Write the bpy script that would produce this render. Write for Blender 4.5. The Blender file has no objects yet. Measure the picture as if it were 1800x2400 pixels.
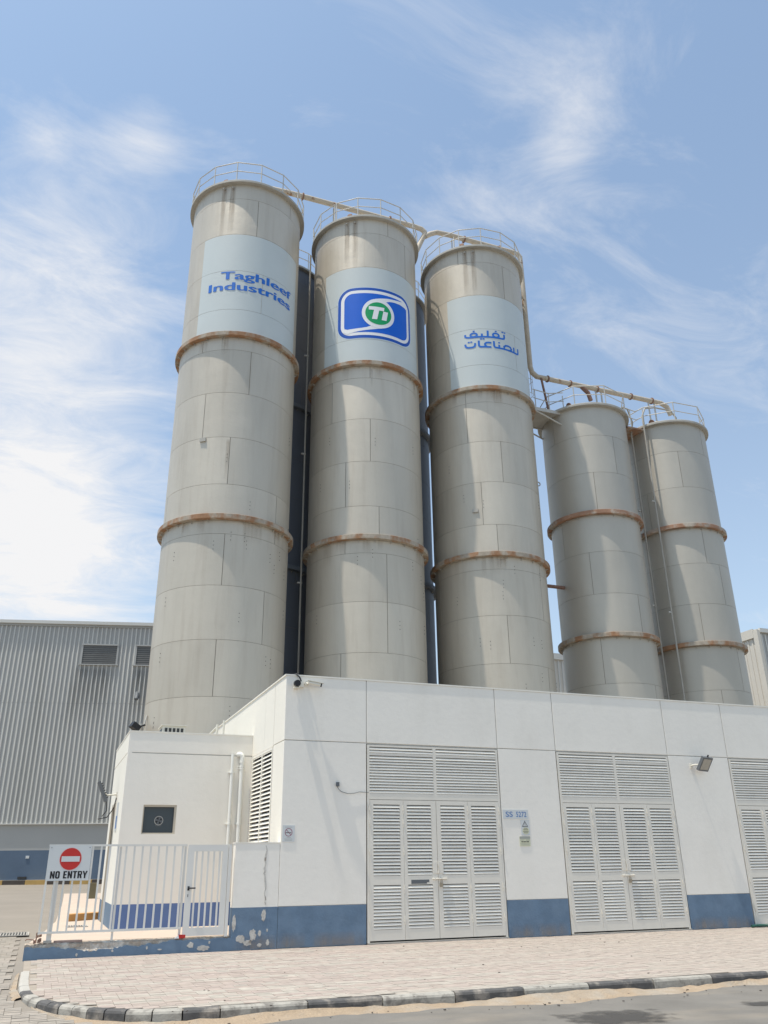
import bpy, bmesh, math, random
from mathutils import Vector, Matrix
R = math.radians
random.seed(7)
sc = bpy.context.scene
COL = sc.collection

# ------------------------------------------------------------------ camera
cam_d = bpy.data.cameras.new('camera'); cam = bpy.data.objects.new('camera', cam_d); COL.objects.link(cam)
pitch, roll, yaw = R(22.95), R(-0.63), R(21.2)
fwd = Vector((math.sin(yaw)*math.cos(pitch), math.cos(yaw)*math.cos(pitch), math.sin(pitch)))
rt = Vector((math.cos(yaw), -math.sin(yaw), 0)); up = rt.cross(fwd)
r2 = rt*math.cos(roll)+up*math.sin(roll); u2 = -rt*math.sin(roll)+up*math.cos(roll)
cam.matrix_world = Matrix(((r2.x,u2.x,-fwd.x,0),(r2.y,u2.y,-fwd.y,0),(r2.z,u2.z,-fwd.z,1.6),(0,0,0,1)))
cam_d.sensor_fit = 'VERTICAL'; cam_d.sensor_height = 36; cam_d.sensor_width = 27
cam_d.lens = 29.175; cam_d.clip_end = 3000
sc.camera = cam

# ------------------------------------------------------------------ world, sun, exposure
SUN_EL, SUN_AZ = 74.0, 190.0          # azimuth of the direction TO the sun, counter-clockwise from +X
sun_d = bpy.data.lights.new('sun', 'SUN'); sun = bpy.data.objects.new('sun', sun_d); COL.objects.link(sun)
sd = Vector((math.cos(R(SUN_EL))*math.cos(R(SUN_AZ)), math.cos(R(SUN_EL))*math.sin(R(SUN_AZ)), math.sin(R(SUN_EL))))
sun.rotation_euler = sd.to_track_quat('Z', 'Y').to_euler()
sun_d.energy = 4.8; sun_d.angle = R(0.53); sun_d.color = (1.0, 0.93, 0.82)
world = bpy.data.worlds.new('World'); sc.world = world; world.use_nodes = True
wt = world.node_tree; wt.nodes.clear()
def wn(t, **k):
    n = wt.nodes.new(t)
    for a, b in k.items(): setattr(n, a, b)
    return n
def wl(a, b): wt.links.new(a, b)
sky = wn('ShaderNodeTexSky', sky_type='NISHITA'); sky.sun_disc = False
sky.sun_elevation = R(SUN_EL); sky.sun_rotation = R(260); sky.air_density = 1.0; sky.dust_density = 1.6; sky.ozone_density = 1.6
tc = wn('ShaderNodeTexCoord')
sep = wn('ShaderNodeSeparateXYZ'); wl(tc.outputs['Generated'], sep.inputs[0])
def wmath(op, a, b=None, clamp=False):
    n = wn('ShaderNodeMath', operation=op, use_clamp=clamp)
    for i, v in enumerate((a, b)):
        if v is None: continue
        if isinstance(v, (int, float)): n.inputs[i].default_value = v
        else: wl(v, n.inputs[i])
    return n.outputs[0]
# cirrus layer: the direction is projected onto a high flat layer
zz = wmath('ADD', wmath('MAXIMUM', sep.outputs[2], 0.0), 0.22)
cx = wmath('DIVIDE', sep.outputs[0], zz); cy = wmath('DIVIDE', sep.outputs[1], zz)
comb = wn('ShaderNodeCombineXYZ'); wl(cx, comb.inputs[0]); wl(cy, comb.inputs[1])
mp = wn('ShaderNodeMapping'); wl(comb.outputs[0], mp.inputs[0])
mp.inputs['Rotation'].default_value = (0, 0, R(-38)); mp.inputs['Scale'].default_value = (1.0, 1.75, 1.0)
n1 = wn('ShaderNodeTexNoise'); wl(mp.outputs[0], n1.inputs['Vector'])
n1.inputs['Scale'].default_value = 4.2; n1.inputs['Detail'].default_value = 12; n1.inputs['Roughness'].default_value = 0.66; n1.inputs['Distortion'].default_value = 0.7
n2 = wn('ShaderNodeTexNoise'); wl(comb.outputs[0], n2.inputs['Vector'])
n2.inputs['Scale'].default_value = 1.1; n2.inputs['Detail'].default_value = 4; n2.inputs['Roughness'].default_value = 0.5
# where in the sky the cloud banks stand (unit directions, angular width, weight)
CLOUDS = [((-0.098, 0.795, 0.599), 0.12, 0.34), ((-0.034, 0.83, 0.555), 0.11, 0.30), ((-0.15, 0.86, 0.49), 0.16, 0.34), ((-0.06, 0.925, 0.375), 0.12, 0.46), ((-0.04, 0.958, 0.284), 0.14, 0.62),
          ((0.003, 0.703, 0.712), 0.042, 0.44), ((-0.092, 0.719, 0.689), 0.026, 0.26), ((0.428, 0.557, 0.712), 0.042, 0.50),
          ((0.421, 0.504, 0.754), 0.075, 0.34), ((0.352, 0.632, 0.691), 0.09, 0.26), ((0.526, 0.619, 0.583), 0.13, 0.28), ((0.22, 0.50, 0.84), 0.16, 0.14)]
acc = None
for d, w, wt_ in CLOUDS:
    dv = Vector(d).normalized()
    dp = wn('ShaderNodeVectorMath', operation='DOT_PRODUCT'); nrm = wn('ShaderNodeVectorMath', operation='NORMALIZE')
    wl(tc.outputs['Generated'], nrm.inputs[0]); wl(nrm.outputs[0], dp.inputs[0]); dp.inputs[1].default_value = dv
    # gaussian-like falloff: exp(-(1-dot)*2/w^2)
    e = wmath('EXPONENT', wmath('MULTIPLY', wmath('SUBTRACT', dp.outputs['Value'], 1.0), 2.0/(w*w)))
    e = wmath('MULTIPLY', e, wt_)
    acc = e if acc is None else wmath('ADD', acc, e)
dens = wmath('SUBTRACT', wmath('ADD', wmath('MULTIPLY', n1.outputs['Fac'], 1.5), acc), 0.86)
dens = wmath('ADD', dens, wmath('MULTIPLY', wmath('SUBTRACT', n2.outputs['Fac'], 0.5), 0.55))
dens = wmath('MULTIPLY', dens, 1.15, True)
dens = wmath('POWER', dens, 1.25)
# overall thin veil plus whitening towards the horizon
hz = wmath('POWER', wmath('SUBTRACT', 1.0, wmath('MAXIMUM', sep.outputs[2], 0.0)), 2.2)
veil = wmath('ADD', wmath('MULTIPLY', hz, 0.42), 0.10)
cov = wmath('ADD', veil, wmath('MULTIPLY', dens, 0.85), True)
skm = wn('ShaderNodeMix', data_type='RGBA'); skm.blend_type = 'MULTIPLY'; skm.inputs['Factor'].default_value = 1.0
wl(sky.outputs[0], skm.inputs[6]); skm.inputs[7].default_value = (1.66, 1.98, 1.98, 1)
mix = wn('ShaderNodeMix', data_type='RGBA'); wl(cov, mix.inputs['Factor'])
wl(skm.outputs[2], mix.inputs[6]); mix.inputs[7].default_value = (9.1, 9.1, 9.2, 1)
bg = wn('ShaderNodeBackground'); bg.inputs['Strength'].default_value = 0.10; wl(mix.outputs[2], bg.inputs['Color'])
wo = wn('ShaderNodeOutputWorld'); wl(bg.outputs[0], wo.inputs['Surface'])
sc.view_settings.view_transform = 'Standard'; sc.view_settings.look = 'None'
sc.view_settings.exposure = 0.0; sc.view_settings.gamma = 1.0; sc.view_settings.use_curve_mapping = False

# ------------------------------------------------------------------ materials
MATS = {}
def mat(name, col, rough=0.8, metal=0.0, var=0.12, vscale=2.0, stretch=(1,1,1), bump=0.0, bscale=30.0, col2=None, c2scale=1.5, c2lo=0.5, c2hi=0.7, c2stretch=(1,1,1),
        spec=0.3, objrand=0.0, detail=6, c2detail=8):
    """base colour with fine value variation, an optional second colour in noise patches, optional bump"""
    m = bpy.data.materials.new(name); m.use_nodes = True; nt = m.node_tree; N = nt.nodes; L = nt.links
    b = N['Principled BSDF']; b.inputs['Roughness'].default_value = rough; b.inputs['Metallic'].default_value = metal
    b.inputs['Specular IOR Level'].default_value = spec
    geo = N.new('ShaderNodeNewGeometry')
    def noise(scale, st, det):
        mpn = N.new('ShaderNodeMapping'); mpn.inputs['Scale'].default_value = st; L.new(geo.outputs['Position'], mpn.inputs[0])
        n = N.new('ShaderNodeTexNoise'); n.inputs['Scale'].default_value = scale; n.inputs['Detail'].default_value = det
        n.inputs['Roughness'].default_value = 0.6; L.new(mpn.outputs[0], n.inputs['Vector']); return n.outputs['Fac']
    f = noise(vscale, stretch, detail)
    mr = N.new('ShaderNodeMapRange'); mr.inputs[1].default_value = 0.25; mr.inputs[2].default_value = 0.75
    mr.inputs[3].default_value = 1-var; mr.inputs[4].default_value = 1+var; L.new(f, mr.inputs[0])
    last = None
    if col2 is not None:
        f2 = noise(c2scale, c2stretch, c2detail)
        mr2 = N.new('ShaderNodeMapRange'); mr2.inputs[1].default_value = c2lo; mr2.inputs[2].default_value = c2hi; L.new(f2, mr2.inputs[0])
        mx = N.new('ShaderNodeMix'); mx.data_type = 'RGBA'; L.new(mr2.outputs[0], mx.inputs['Factor'])
        mx.inputs[6].default_value = (*col, 1); mx.inputs[7].default_value = (*col2, 1); last = mx.outputs[2]
    mul = N.new('ShaderNodeVectorMath'); mul.operation = 'SCALE'
    if last is None: mul.inputs[0].default_value = col
    else: L.new(last, mul.inputs[0])
    sc_out = mr.outputs[0]
    if objrand:
        oi = N.new('ShaderNodeObjectInfo'); m2 = N.new('ShaderNodeMapRange'); m2.inputs[3].default_value = 1-objrand; m2.inputs[4].default_value = 1+objrand
        L.new(oi.outputs['Random'], m2.inputs[0]); mm = N.new('ShaderNodeMath'); mm.operation = 'MULTIPLY'
        L.new(sc_out, mm.inputs[0]); L.new(m2.outputs[0], mm.inputs[1]); sc_out = mm.outputs[0]
    L.new(sc_out, mul.inputs['Scale']); L.new(mul.outputs[0], b.inputs['Base Color'])
    if bump:
        fb = noise(bscale, (1,1,1), 5)
        bn = N.new('ShaderNodeBump'); bn.inputs['Strength'].default_value = 1.0; bn.inputs['Distance'].default_value = bump
        L.new(fb, bn.inputs['Height']); L.new(bn.outputs[0], b.inputs['Normal'])
    MATS[name] = m; return m
plaster = mat('white_plaster', (0.84, 0.80, 0.725), 0.85, var=0.022, vscale=0.9, bump=0.0035, bscale=7.0, col2=(0.78,0.74,0.665), c2scale=0.8, c2lo=0.50, c2hi=0.80, c2stretch=(1.6,1.6,0.5))
plaster_w = mat('warm_plaster', (0.81, 0.775, 0.69), 0.85, var=0.02, vscale=0.9, bump=0.003, bscale=8.0)
blue_paint = mat('blue_plinth_paint', (0.130, 0.196, 0.278), 0.7, var=0.16, vscale=2.6, bump=0.004, bscale=20, col2=(0.165,0.235,0.32), c2scale=1.6, c2lo=0.45, c2hi=0.75)
blue_dark = mat('blue_paint_fresh', (0.11, 0.175, 0.36), 0.7, var=0.08, vscale=3)
blue_far = mat('blue_grey_plinth_paint', (0.11, 0.155, 0.22), 0.8, var=0.12, vscale=0.7)
peel = mat('bare_cement_patch', (0.52, 0.50, 0.46), 0.95, var=0.25, vscale=14, bump=0.012, bscale=30, col2=(0.30,0.26,0.22), c2scale=8, c2lo=0.58, c2hi=0.66)
broken = mat('broken_concrete', (0.44, 0.37, 0.30), 0.95, var=0.3, vscale=9, bump=0.05, bscale=16, col2=(0.62,0.57,0.50), c2scale=5, c2lo=0.48, c2hi=0.6)
joint_dark = mat('joint_shadow_gap', (0.50, 0.49, 0.46), 0.9, var=0.1)
interior = mat('dark_interior', (0.06, 0.06, 0.06), 0.95, var=0.1)
door_paint = mat('beige_grey_door_paint', (0.73, 0.69, 0.61), 0.55, var=0.03, vscale=3, spec=0.4)
slat_paint = mat('louvre_slat_paint', (0.80, 0.755, 0.67), 0.42, var=0.06, vscale=3, objrand=0.07, spec=0.5)
silo_back_m = mat('shade_darkened_silo_steel', (0.175, 0.195, 0.235), 0.6, var=0.12, vscale=0.6, stretch=(1,1,0.3))  # steel darkened and blued in colour for the shade behind the front row
silo_m = mat('silo_galvanised_steel', (0.545, 0.495, 0.415), 0.5, metal=0.36, var=0.10, vscale=0.55, stretch=(1,1,0.28), bump=0.020, bscale=0.8, col2=(0.475,0.42,0.345), c2scale=2.0, c2lo=0.50, c2hi=0.85, c2stretch=(1.9,1.9,0.16), objrand=0.05, spec=0.35)
silo_short_m = mat('darker_galvanised_steel', (0.47, 0.435, 0.375), 0.5, metal=0.38, var=0.09, vscale=0.6, stretch=(1,1,0.3), bump=0.015, bscale=0.8, objrand=0.04)
silo_in = mat('silo_weld_seam', (0.26, 0.235, 0.20), 0.8, var=0.1)
rim_back = mat('shade_darkened_flange', (0.21, 0.235, 0.27), 0.7, var=0.12, vscale=2)  # flange tone carries the same painted shade as the back shells
rim_m = mat('silo_rim_steel', (0.40, 0.385, 0.35), 0.65, var=0.12, vscale=2.5)
rust_ring = mat('rusty_flange', (0.37, 0.32, 0.26), 0.8, var=0.22, vscale=5, col2=(0.31, 0.175, 0.10), c2scale=1.7, c2lo=0.44, c2hi=0.56, c2stretch=(1,1,0.6), bump=0.004, bscale=20)
rust_deep = mat('rust_red_flange', (0.33, 0.19, 0.125), 0.8, var=0.25, vscale=4, col2=(0.42,0.37,0.31), c2scale=1.5, c2lo=0.48, c2hi=0.60)
rail_m = mat('galvanised_rail', (0.50, 0.48, 0.44), 0.5, var=0.1, metal=0.2)
conduit_m = mat('grey_conduit', (0.36, 0.34, 0.30), 0.55, var=0.1)
pipe_m = mat('weathered_pipe', (0.47, 0.41, 0.33), 0.6, var=0.14, vscale=3, col2=(0.27, 0.155, 0.09), c2scale=2.2, c2lo=0.60, c2hi=0.68)
panel_m = mat('pale_blue_paint', (0.53, 0.575, 0.575), 0.42, var=0.03, vscale=0.7, bump=0.006, bscale=0.8, spec=0.4)
let_blue = mat('lettering_blue', (0.022, 0.15, 0.55), 0.5, var=0.03)
logo_blue = mat('emblem_blue', (0.003, 0.115, 0.60), 0.45, var=0.03)
logo_rim = mat('emblem_border_blue', (0.01, 0.085, 0.42), 0.45, var=0.03)
logo_white = mat('emblem_white', (0.80, 0.80, 0.82), 0.5, var=0.01)
halo = mat('lettering_outline_pale', (0.58, 0.70, 0.80), 0.5, var=0.01)
logo_green = mat('emblem_green', (0.005, 0.32, 0.11), 0.5, var=0.03)
clad = mat('grey_ribbed_cladding', (0.40, 0.40, 0.385), 0.55, var=0.06, vscale=0.35, stretch=(1,1,0.4), col2=(0.33,0.325,0.30), c2scale=0.5, c2lo=0.5, c2hi=0.75, c2stretch=(2,2,0.3))
clad_rib = mat('sunlit_rib_and_trim', (0.62, 0.61, 0.57), 0.55, var=0.05, vscale=0.35)  # ribs lighter than the sheets: sunlight put into their colour; gutters share it
clad_w = mat('sunlit_cream_cladding', (0.62, 0.58, 0.51), 0.6, var=0.05, vscale=0.5)  # pale tone has the sun on the sheds' lit faces painted in
grey_wall = mat('warehouse_base_render', (0.42, 0.42, 0.405), 0.85, var=0.05, vscale=0.5)
glass_d = mat('dark_pane', (0.10, 0.10, 0.095), 0.25, var=0.2, vscale=3, spec=0.6)
win_d = mat('tinted_panel', (0.05, 0.065, 0.075), 0.35, var=0.1, vscale=2, spec=0.5)
trim_tan = mat('tan_window_frame', (0.50, 0.45, 0.37), 0.6, var=0.06)
pvc = mat('white_pvc', (0.78, 0.775, 0.73), 0.4, var=0.02, spec=0.5)
fence_m = mat('white_fence_paint', (0.70, 0.685, 0.64), 0.45, var=0.04, spec=0.4)
black_m = mat('black_plastic', (0.02, 0.021, 0.024), 0.5, var=0.1, spec=0.4)
louvre_far = mat('dull_grey_louvre', (0.19, 0.185, 0.175), 0.7, var=0.1)
grey_m = mat('grey_lamp_body', (0.13, 0.14, 0.15), 0.5, var=0.1)
lamp_glass = mat('lamp_front_glass', (0.33, 0.32, 0.28), 0.2, var=0.08, spec=0.6)
cream_m = mat('cream_plastic', (0.72, 0.69, 0.60), 0.5, var=0.03)
sign_w = mat('sign_white', (0.60, 0.62, 0.62), 0.4, var=0.015, spec=0.4)
sign_red = mat('sign_red', (0.52, 0.035, 0.03), 0.45, var=0.03)
red_rim = mat('sign_pink_rim', (0.70, 0.40, 0.38), 0.45, var=0.01)
ink = mat('black_ink', (0.015, 0.015, 0.018), 0.5, var=0.02)
ink_blue = mat('blue_ink', (0.10, 0.20, 0.42), 0.5, var=0.1)
ink_purple = mat('faded_purple_ink', (0.30, 0.13, 0.17), 0.5, var=0.1)
yel = mat('pale_yellow_sticker', (0.66, 0.66, 0.48), 0.5, var=0.04)
grey_ink = mat('grey_ink', (0.36, 0.37, 0.33), 0.5, var=0.05)
brass = mat('padlock_brass', (0.34, 0.29, 0.22), 0.4, metal=0.6, var=0.1)
hose_m = mat('dark_green_hose', (0.015, 0.075, 0.055), 0.4, var=0.1, spec=0.5)
asphalt = mat('asphalt', (0.18, 0.168, 0.15), 0.93, var=0.16, vscale=1.3, bump=0.006, bscale=90, col2=(0.245,0.215,0.175), c2scale=0.9, c2lo=0.5, c2hi=0.75, c2stretch=(0.5,1.5,1))
oil = mat('oil_stain', (0.085, 0.08, 0.075), 0.8, var=0.2, vscale=6)
sand_m = mat('orange_sand', (0.37, 0.285, 0.20), 0.98, var=0.14, vscale=5, bump=0.03, bscale=25, col2=(0.36,0.31,0.25), c2scale=1.7, c2lo=0.45, c2hi=0.65)
bed = mat('sandy_joint_bed', (0.33, 0.285, 0.235), 0.98, var=0.15, vscale=5)
yard_far = mat('far_dusty_ground', (0.26, 0.23, 0.19), 0.95, var=0.1, vscale=0.2)
drive_m = mat('grey_drive_paving', (0.25, 0.222, 0.188), 0.93, var=0.08, vscale=0.5, bump=0.004, bscale=30)
plat_m = mat('pinkish_yard_slabs', (0.50, 0.41, 0.335), 0.93, var=0.06, vscale=1.2, bump=0.004, bscale=20)
orange_p = mat('faded_orange_kerb_paint', (0.50, 0.27, 0.10), 0.8, var=0.15, vscale=5)
yellow_p = mat('yellow_kerb_paint', (0.50, 0.33, 0.12), 0.8, var=0.15)
brownk = mat('brown_black_kerb_paint', (0.09, 0.075, 0.065), 0.8, var=0.2)
olive = mat('olive_box_paint', (0.20, 0.18, 0.11), 0.7, var=0.1)
kerb_black = mat('worn_black_kerb_paint', (0.095, 0.092, 0.09), 0.8, var=0.3, vscale=5, col2=(0.28,0.25,0.215), c2scale=4, c2lo=0.52, c2hi=0.68, bump=0.006, bscale=22)
kerb_white = mat('worn_white_kerb_paint', (0.36, 0.34, 0.30), 0.85, var=0.18, vscale=6, col2=(0.20,0.185,0.165), c2scale=5, c2lo=0.50, c2hi=0.62, bump=0.008, bscale=20)
kerb_conc = mat('bare_concrete_kerb', (0.42, 0.40, 0.36), 0.9, var=0.1, vscale=5, bump=0.005, bscale=25)
rust_dirty = mat('dirty_rusty_scrap', (0.22, 0.13, 0.10), 0.85, var=0.3, vscale=12)
pinkboard = mat('dusty_pink_board', (0.42, 0.30, 0.26), 0.9, var=0.2, vscale=12)
# paving bricks: colour follows the brick's own attribute so every brick has its shade
def brick_mat(name):
    m = bpy.data.materials.new(name); m.use_nodes = True; nt = m.node_tree; N = nt.nodes; L = nt.links; b = N['Principled BSDF']
    b.inputs['Roughness'].default_value = 0.93; b.inputs['Specular IOR Level'].default_value = 0.2
    a = N.new('ShaderNodeVertexColor'); a.layer_name = 'shade'
    geo = N.new('ShaderNodeNewGeometry'); n = N.new('ShaderNodeTexNoise'); n.inputs['Scale'].default_value = 7; n.inputs['Detail'].default_value = 7
    L.new(geo.outputs['Position'], n.inputs['Vector'])
    mr = N.new('ShaderNodeMapRange'); mr.inputs[1].default_value = 0.3; mr.inputs[2].default_value = 0.7; mr.inputs[3].default_value = 0.88; mr.inputs[4].default_value = 1.12
    L.new(n.outputs['Fac'], mr.inputs[0])
    # drifting dust veils the bricks in broad patches
    n2 = N.new('ShaderNodeTexNoise'); n2.inputs['Scale'].default_value = 0.5; n2.inputs['Detail'].default_value = 5; L.new(geo.outputs['Position'], n2.inputs['Vector'])
    sx = N.new('ShaderNodeSeparateXYZ'); L.new(geo.outputs['Position'], sx.inputs[0])
    mx_ = N.new('ShaderNodeMapRange'); mx_.inputs[1].default_value = 5.0; mx_.inputs[2].default_value = 13.0; mx_.inputs[3].default_value = 0.02; mx_.inputs[4].default_value = 0.42
    L.new(sx.outputs[0], mx_.inputs[0])
    ad = N.new('ShaderNodeMath'); ad.operation = 'ADD'; ad.use_clamp = True; L.new(n2.outputs['Fac'], ad.inputs[0]); L.new(mx_.outputs[0], ad.inputs[1])
    mr2 = N.new('ShaderNodeMapRange'); mr2.inputs[1].default_value = 0.42; mr2.inputs[2].default_value = 0.8; mr2.inputs[4].default_value = 0.75; L.new(ad.outputs[0], mr2.inputs[0])
    mx = N.new('ShaderNodeMix'); mx.data_type = 'RGBA'; L.new(mr2.outputs[0], mx.inputs['Factor']); L.new(a.outputs[0], mx.inputs[6]); mx.inputs[7].default_value = (0.375, 0.325, 0.28, 1)
    mul = N.new('ShaderNodeVectorMath'); mul.operation = 'SCALE'; L.new(mx.outputs[2], mul.inputs[0]); L.new(mr.outputs[0], mul.inputs['Scale'])
    L.new(mul.outputs[0], b.inputs['Base Color'])
    return m
brick_m = brick_mat('paving_brick')
# translucent stain (alpha breaks up towards its edges), a mark with its own shape
def stain_mat(name, col, strength=0.6):
    m = bpy.data.materials.new(name); m.use_nodes = True; nt = m.node_tree; N = nt.nodes; L = nt.links; b = N['Principled BSDF']
    b.inputs['Base Color'].default_value = (*col, 1); b.inputs['Roughness'].default_value = 0.8
    uv = N.new('ShaderNodeUVMap'); sp = N.new('ShaderNodeSeparateXYZ'); L.new(uv.outputs[0], sp.inputs[0])
    def M(op, x, y=None, c=False):
        n = N.new('ShaderNodeMath'); n.operation = op; n.use_clamp = c
        for i, v in enumerate((x, y)):
            if v is None: continue
            if isinstance(v, (int, float)): n.inputs[i].default_value = v
            else: L.new(v, n.inputs[i])
        return n.outputs[0]
    u = M('SUBTRACT', 1.0, M('ABSOLUTE', M('SUBTRACT', M('MULTIPLY', sp.outputs[0], 2.0), 1.0)))
    v = M('MULTIPLY', M('SUBTRACT', 1.0, sp.outputs[1]), 1.0)        # 1 at the foot
    v2 = M('MINIMUM', M('MULTIPLY', sp.outputs[1], 1.4), M('MULTIPLY', v, 12.0))
    geo = N.new('ShaderNodeNewGeometry'); mpn = N.new('ShaderNodeMapping'); mpn.inputs['Scale'].default_value = (6, 6, 0.6); L.new(geo.outputs['Position'], mpn.inputs[0])
    n = N.new('ShaderNodeTexNoise'); n.inputs['Scale'].default_value = 1.5; n.inputs['Detail'].default_value = 6; L.new(mpn.outputs[0], n.inputs['Vector'])
    a = M('MULTIPLY', M('MINIMUM', M('MULTIPLY', u, 2.2), 1.0), M('MINIMUM', v2, 1.0))
    a = M('MULTIPLY', a, M('MULTIPLY', M('ADD', n.outputs['Fac'], -0.15), 1.6), True)
    a = M('MULTIPLY', a, strength, True)
    L.new(a, b.inputs['Alpha']); return m
def round_stain(name, col, strength):
    m = bpy.data.materials.new(name); m.use_nodes = True; nt = m.node_tree; N = nt.nodes; L = nt.links; b = N['Principled BSDF']
    b.inputs['Base Color'].default_value = (*col, 1); b.inputs['Roughness'].default_value = 0.75
    uv = N.new('ShaderNodeUVMap'); vm = N.new('ShaderNodeVectorMath'); vm.operation = 'DISTANCE'; L.new(uv.outputs[0], vm.inputs[0]); vm.inputs[1].default_value = (0.5,0.5,0)
    geo = N.new('ShaderNodeNewGeometry'); n = N.new('ShaderNodeTexNoise'); n.inputs['Scale'].default_value = 4.5; n.inputs['Detail'].default_value = 6; L.new(geo.outputs['Position'], n.inputs['Vector'])
    a = N.new('ShaderNodeMath'); a.operation = 'MULTIPLY_ADD'; L.new(n.outputs['Fac'], a.inputs[0]); a.inputs[1].default_value = 0.75; L.new(vm.outputs['Value'], a.inputs[2])
    mr = N.new('ShaderNodeMapRange'); mr.inputs[1].default_value = 0.55; mr.inputs[2].default_value = 0.80; mr.inputs[3].default_value = strength; mr.inputs[4].default_value = 0; L.new(a.outputs[0], mr.inputs[0])
    L.new(mr.outputs[0], b.inputs['Alpha']); return m
oil_m = round_stain('oil_stain_film', (0.06,0.055,0.05), 0.8)
streak_m = stain_mat('brown_run_stain', (0.28, 0.205, 0.14), 0.50)
soot_m = stain_mat('soot_stain', (0.07, 0.065, 0.055), 0.48)
splash_m = stain_mat('dusty_splash', (0.40, 0.335, 0.27), 0.55)
rust_run = stain_mat('faint_rust_run', (0.38, 0.28, 0.19), 0.30)
shadow_streak_m = stain_mat('painted_shadow_streak', (0.50, 0.50, 0.50), 0.40)  # grey for painted shadow streaks of the cameras; assigned to nothing

# ------------------------------------------------------------------ mesh helpers
def wloc(o):
    v = Vector((0,0,0))
    while o is not None: v = v + o.location; o = o.parent
    return v
class MB:
    def __init__(s): s.v = []; s.f = []; s.sm = []
    def add(s, vs, fs, smooth=False):
        o = len(s.v); s.v += [tuple(p) for p in vs]; s.f += [tuple(i+o for i in f) for f in fs]; s.sm += [smooth]*len(fs); return s
    def box(s, x0,x1,y0,y1,z0,z1):
        s.add([(x0,y0,z0),(x1,y0,z0),(x1,y1,z0),(x0,y1,z0),(x0,y0,z1),(x1,y0,z1),(x1,y1,z1),(x0,y1,z1)],
              [(0,3,2,1),(4,5,6,7),(0,1,5,4),(1,2,6,5),(2,3,7,6),(3,0,4,7)]); return s
    def obox(s, c, ax, ay, az, hx, hy, hz):
        c, ax, ay, az = Vector(c), Vector(ax).normalized(), Vector(ay).normalized(), Vector(az).normalized()
        vs = [c+ax*hx*i+ay*hy*j+az*hz*k for k in (-1,1) for (i,j) in ((-1,-1),(1,-1),(1,1),(-1,1))]
        s.add(vs, [(0,3,2,1),(4,5,6,7),(0,1,5,4),(1,2,6,5),(2,3,7,6),(3,0,4,7)]); return s
    def tube(s, pts, r, n=10, cap=True, radii=None):
        pts = [Vector(p) for p in pts]; rings = []
        t0 = (pts[1]-pts[0]).normalized(); ref = Vector((0,0,1)) if abs(t0.z) < 0.9 else Vector((1,0,0))
        a = t0.cross(ref).normalized()
        for i, p in enumerate(pts):
            if i == 0: t = t0
            elif i == len(pts)-1: t = (pts[i]-pts[i-1]).normalized()
            else: t = ((pts[i+1]-pts[i]).normalized()+(pts[i]-pts[i-1]).normalized()).normalized()
            a = (a - t*a.dot(t)).normalized(); b = t.cross(a)
            rr = radii[i] if radii else r
            rings.append([p+(a*math.cos(2*math.pi*k/n)+b*math.sin(2*math.pi*k/n))*rr for k in range(n)])
        vs = [q for rg in rings for q in rg]; fs = []
        for i in range(len(pts)-1):
            for k in range(n):
                fs.append((i*n+k, i*n+(k+1)%n, (i+1)*n+(k+1)%n, (i+1)*n+k))
        s.add(vs, fs, True)
        if cap:
            m = len(pts)-1
            s.add(rings[0], [tuple(range(n))[::-1]]); s.add(rings[m], [tuple(range(n))])
        return s
    def lathe(s, prof, c=(0,0), n=64, smooth=True, close=False):
        vs = []; fs = []; m = len(prof)
        for k in range(n):
            t = 2*math.pi*k/n
            for r, z in prof: vs.append((c[0]+r*math.sin(t), c[1]-r*math.cos(t), z))
        for k in range(n):
            for j in range(m if close else m-1):
                a, b = k*m+j, k*m+(j+1)%m; c2, d = ((k+1)%n)*m+(j+1)%m, ((k+1)%n)*m+j
                fs.append((a, d, c2, b))
        s.add(vs, fs, smooth); return s
    def arc(s, Rr, a0, a1, z0, z1, th=0.01, n=20, c=(0,0)):
        """curved plate, angles in radians from the front (-Y) towards +X"""
        vs = []
        for i in range(n+1):
            t = a0+(a1-a0)*i/n; sx, cy_ = math.sin(t), -math.cos(t)
            vs += [(c[0]+Rr*sx, c[1]+Rr*cy_, z0), (c[0]+Rr*sx, c[1]+Rr*cy_, z1)]
        fo = [(2*i, 2*i+2, 2*i+3, 2*i+1) for i in range(n)]
        s.add(vs, fo, True)
        ri = Rr-th; vi = []
        for i in range(n+1):
            t = a0+(a1-a0)*i/n; sx, cy_ = math.sin(t), -math.cos(t)
            for z in (z0, z1): vi += [(c[0]+Rr*sx, c[1]+Rr*cy_, z), (c[0]+ri*sx, c[1]+ri*cy_, z)]
        fe = []
        for i in range(n):
            fe.append((4*i+2, 4*i+6, 4*i+7, 4*i+3)); fe.append((4*i, 4*i+1, 4*i+5, 4*i+4))
        fe.append((0, 2, 3, 1)); fe.append((4*n, 4*n+1, 4*n+3, 4*n+2))
        s.add(vi, fe); return s
    def mesh(s, name, m, off=(0,0,0)):
        me = bpy.data.meshes.new(name); o = Vector(off)
        me.from_pydata([tuple(Vector(p)-o) for p in s.v], [], s.f)
        for p, q in zip(me.polygons, s.sm): p.use_smooth = q
        if m: me.materials.append(m)
        me.update(); return me
    def build(s, name, m, parent=None, base=None, fix=False):
        loc = Vector(base) if base is not None else Vector((0,0,0))
        pw = wloc(parent) if parent else Vector((0,0,0))
        if parent: loc = pw
        me = s.mesh(name, m, loc)
        if fix:
            bm = bmesh.new(); bm.from_mesh(me); bmesh.ops.recalc_face_normals(bm, faces=bm.faces); bm.to_mesh(me); bm.free()
        ob = bpy.data.objects.new(name, me); COL.objects.link(ob)
        if parent: ob.parent = parent
        else: ob.location = loc
        return ob
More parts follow.
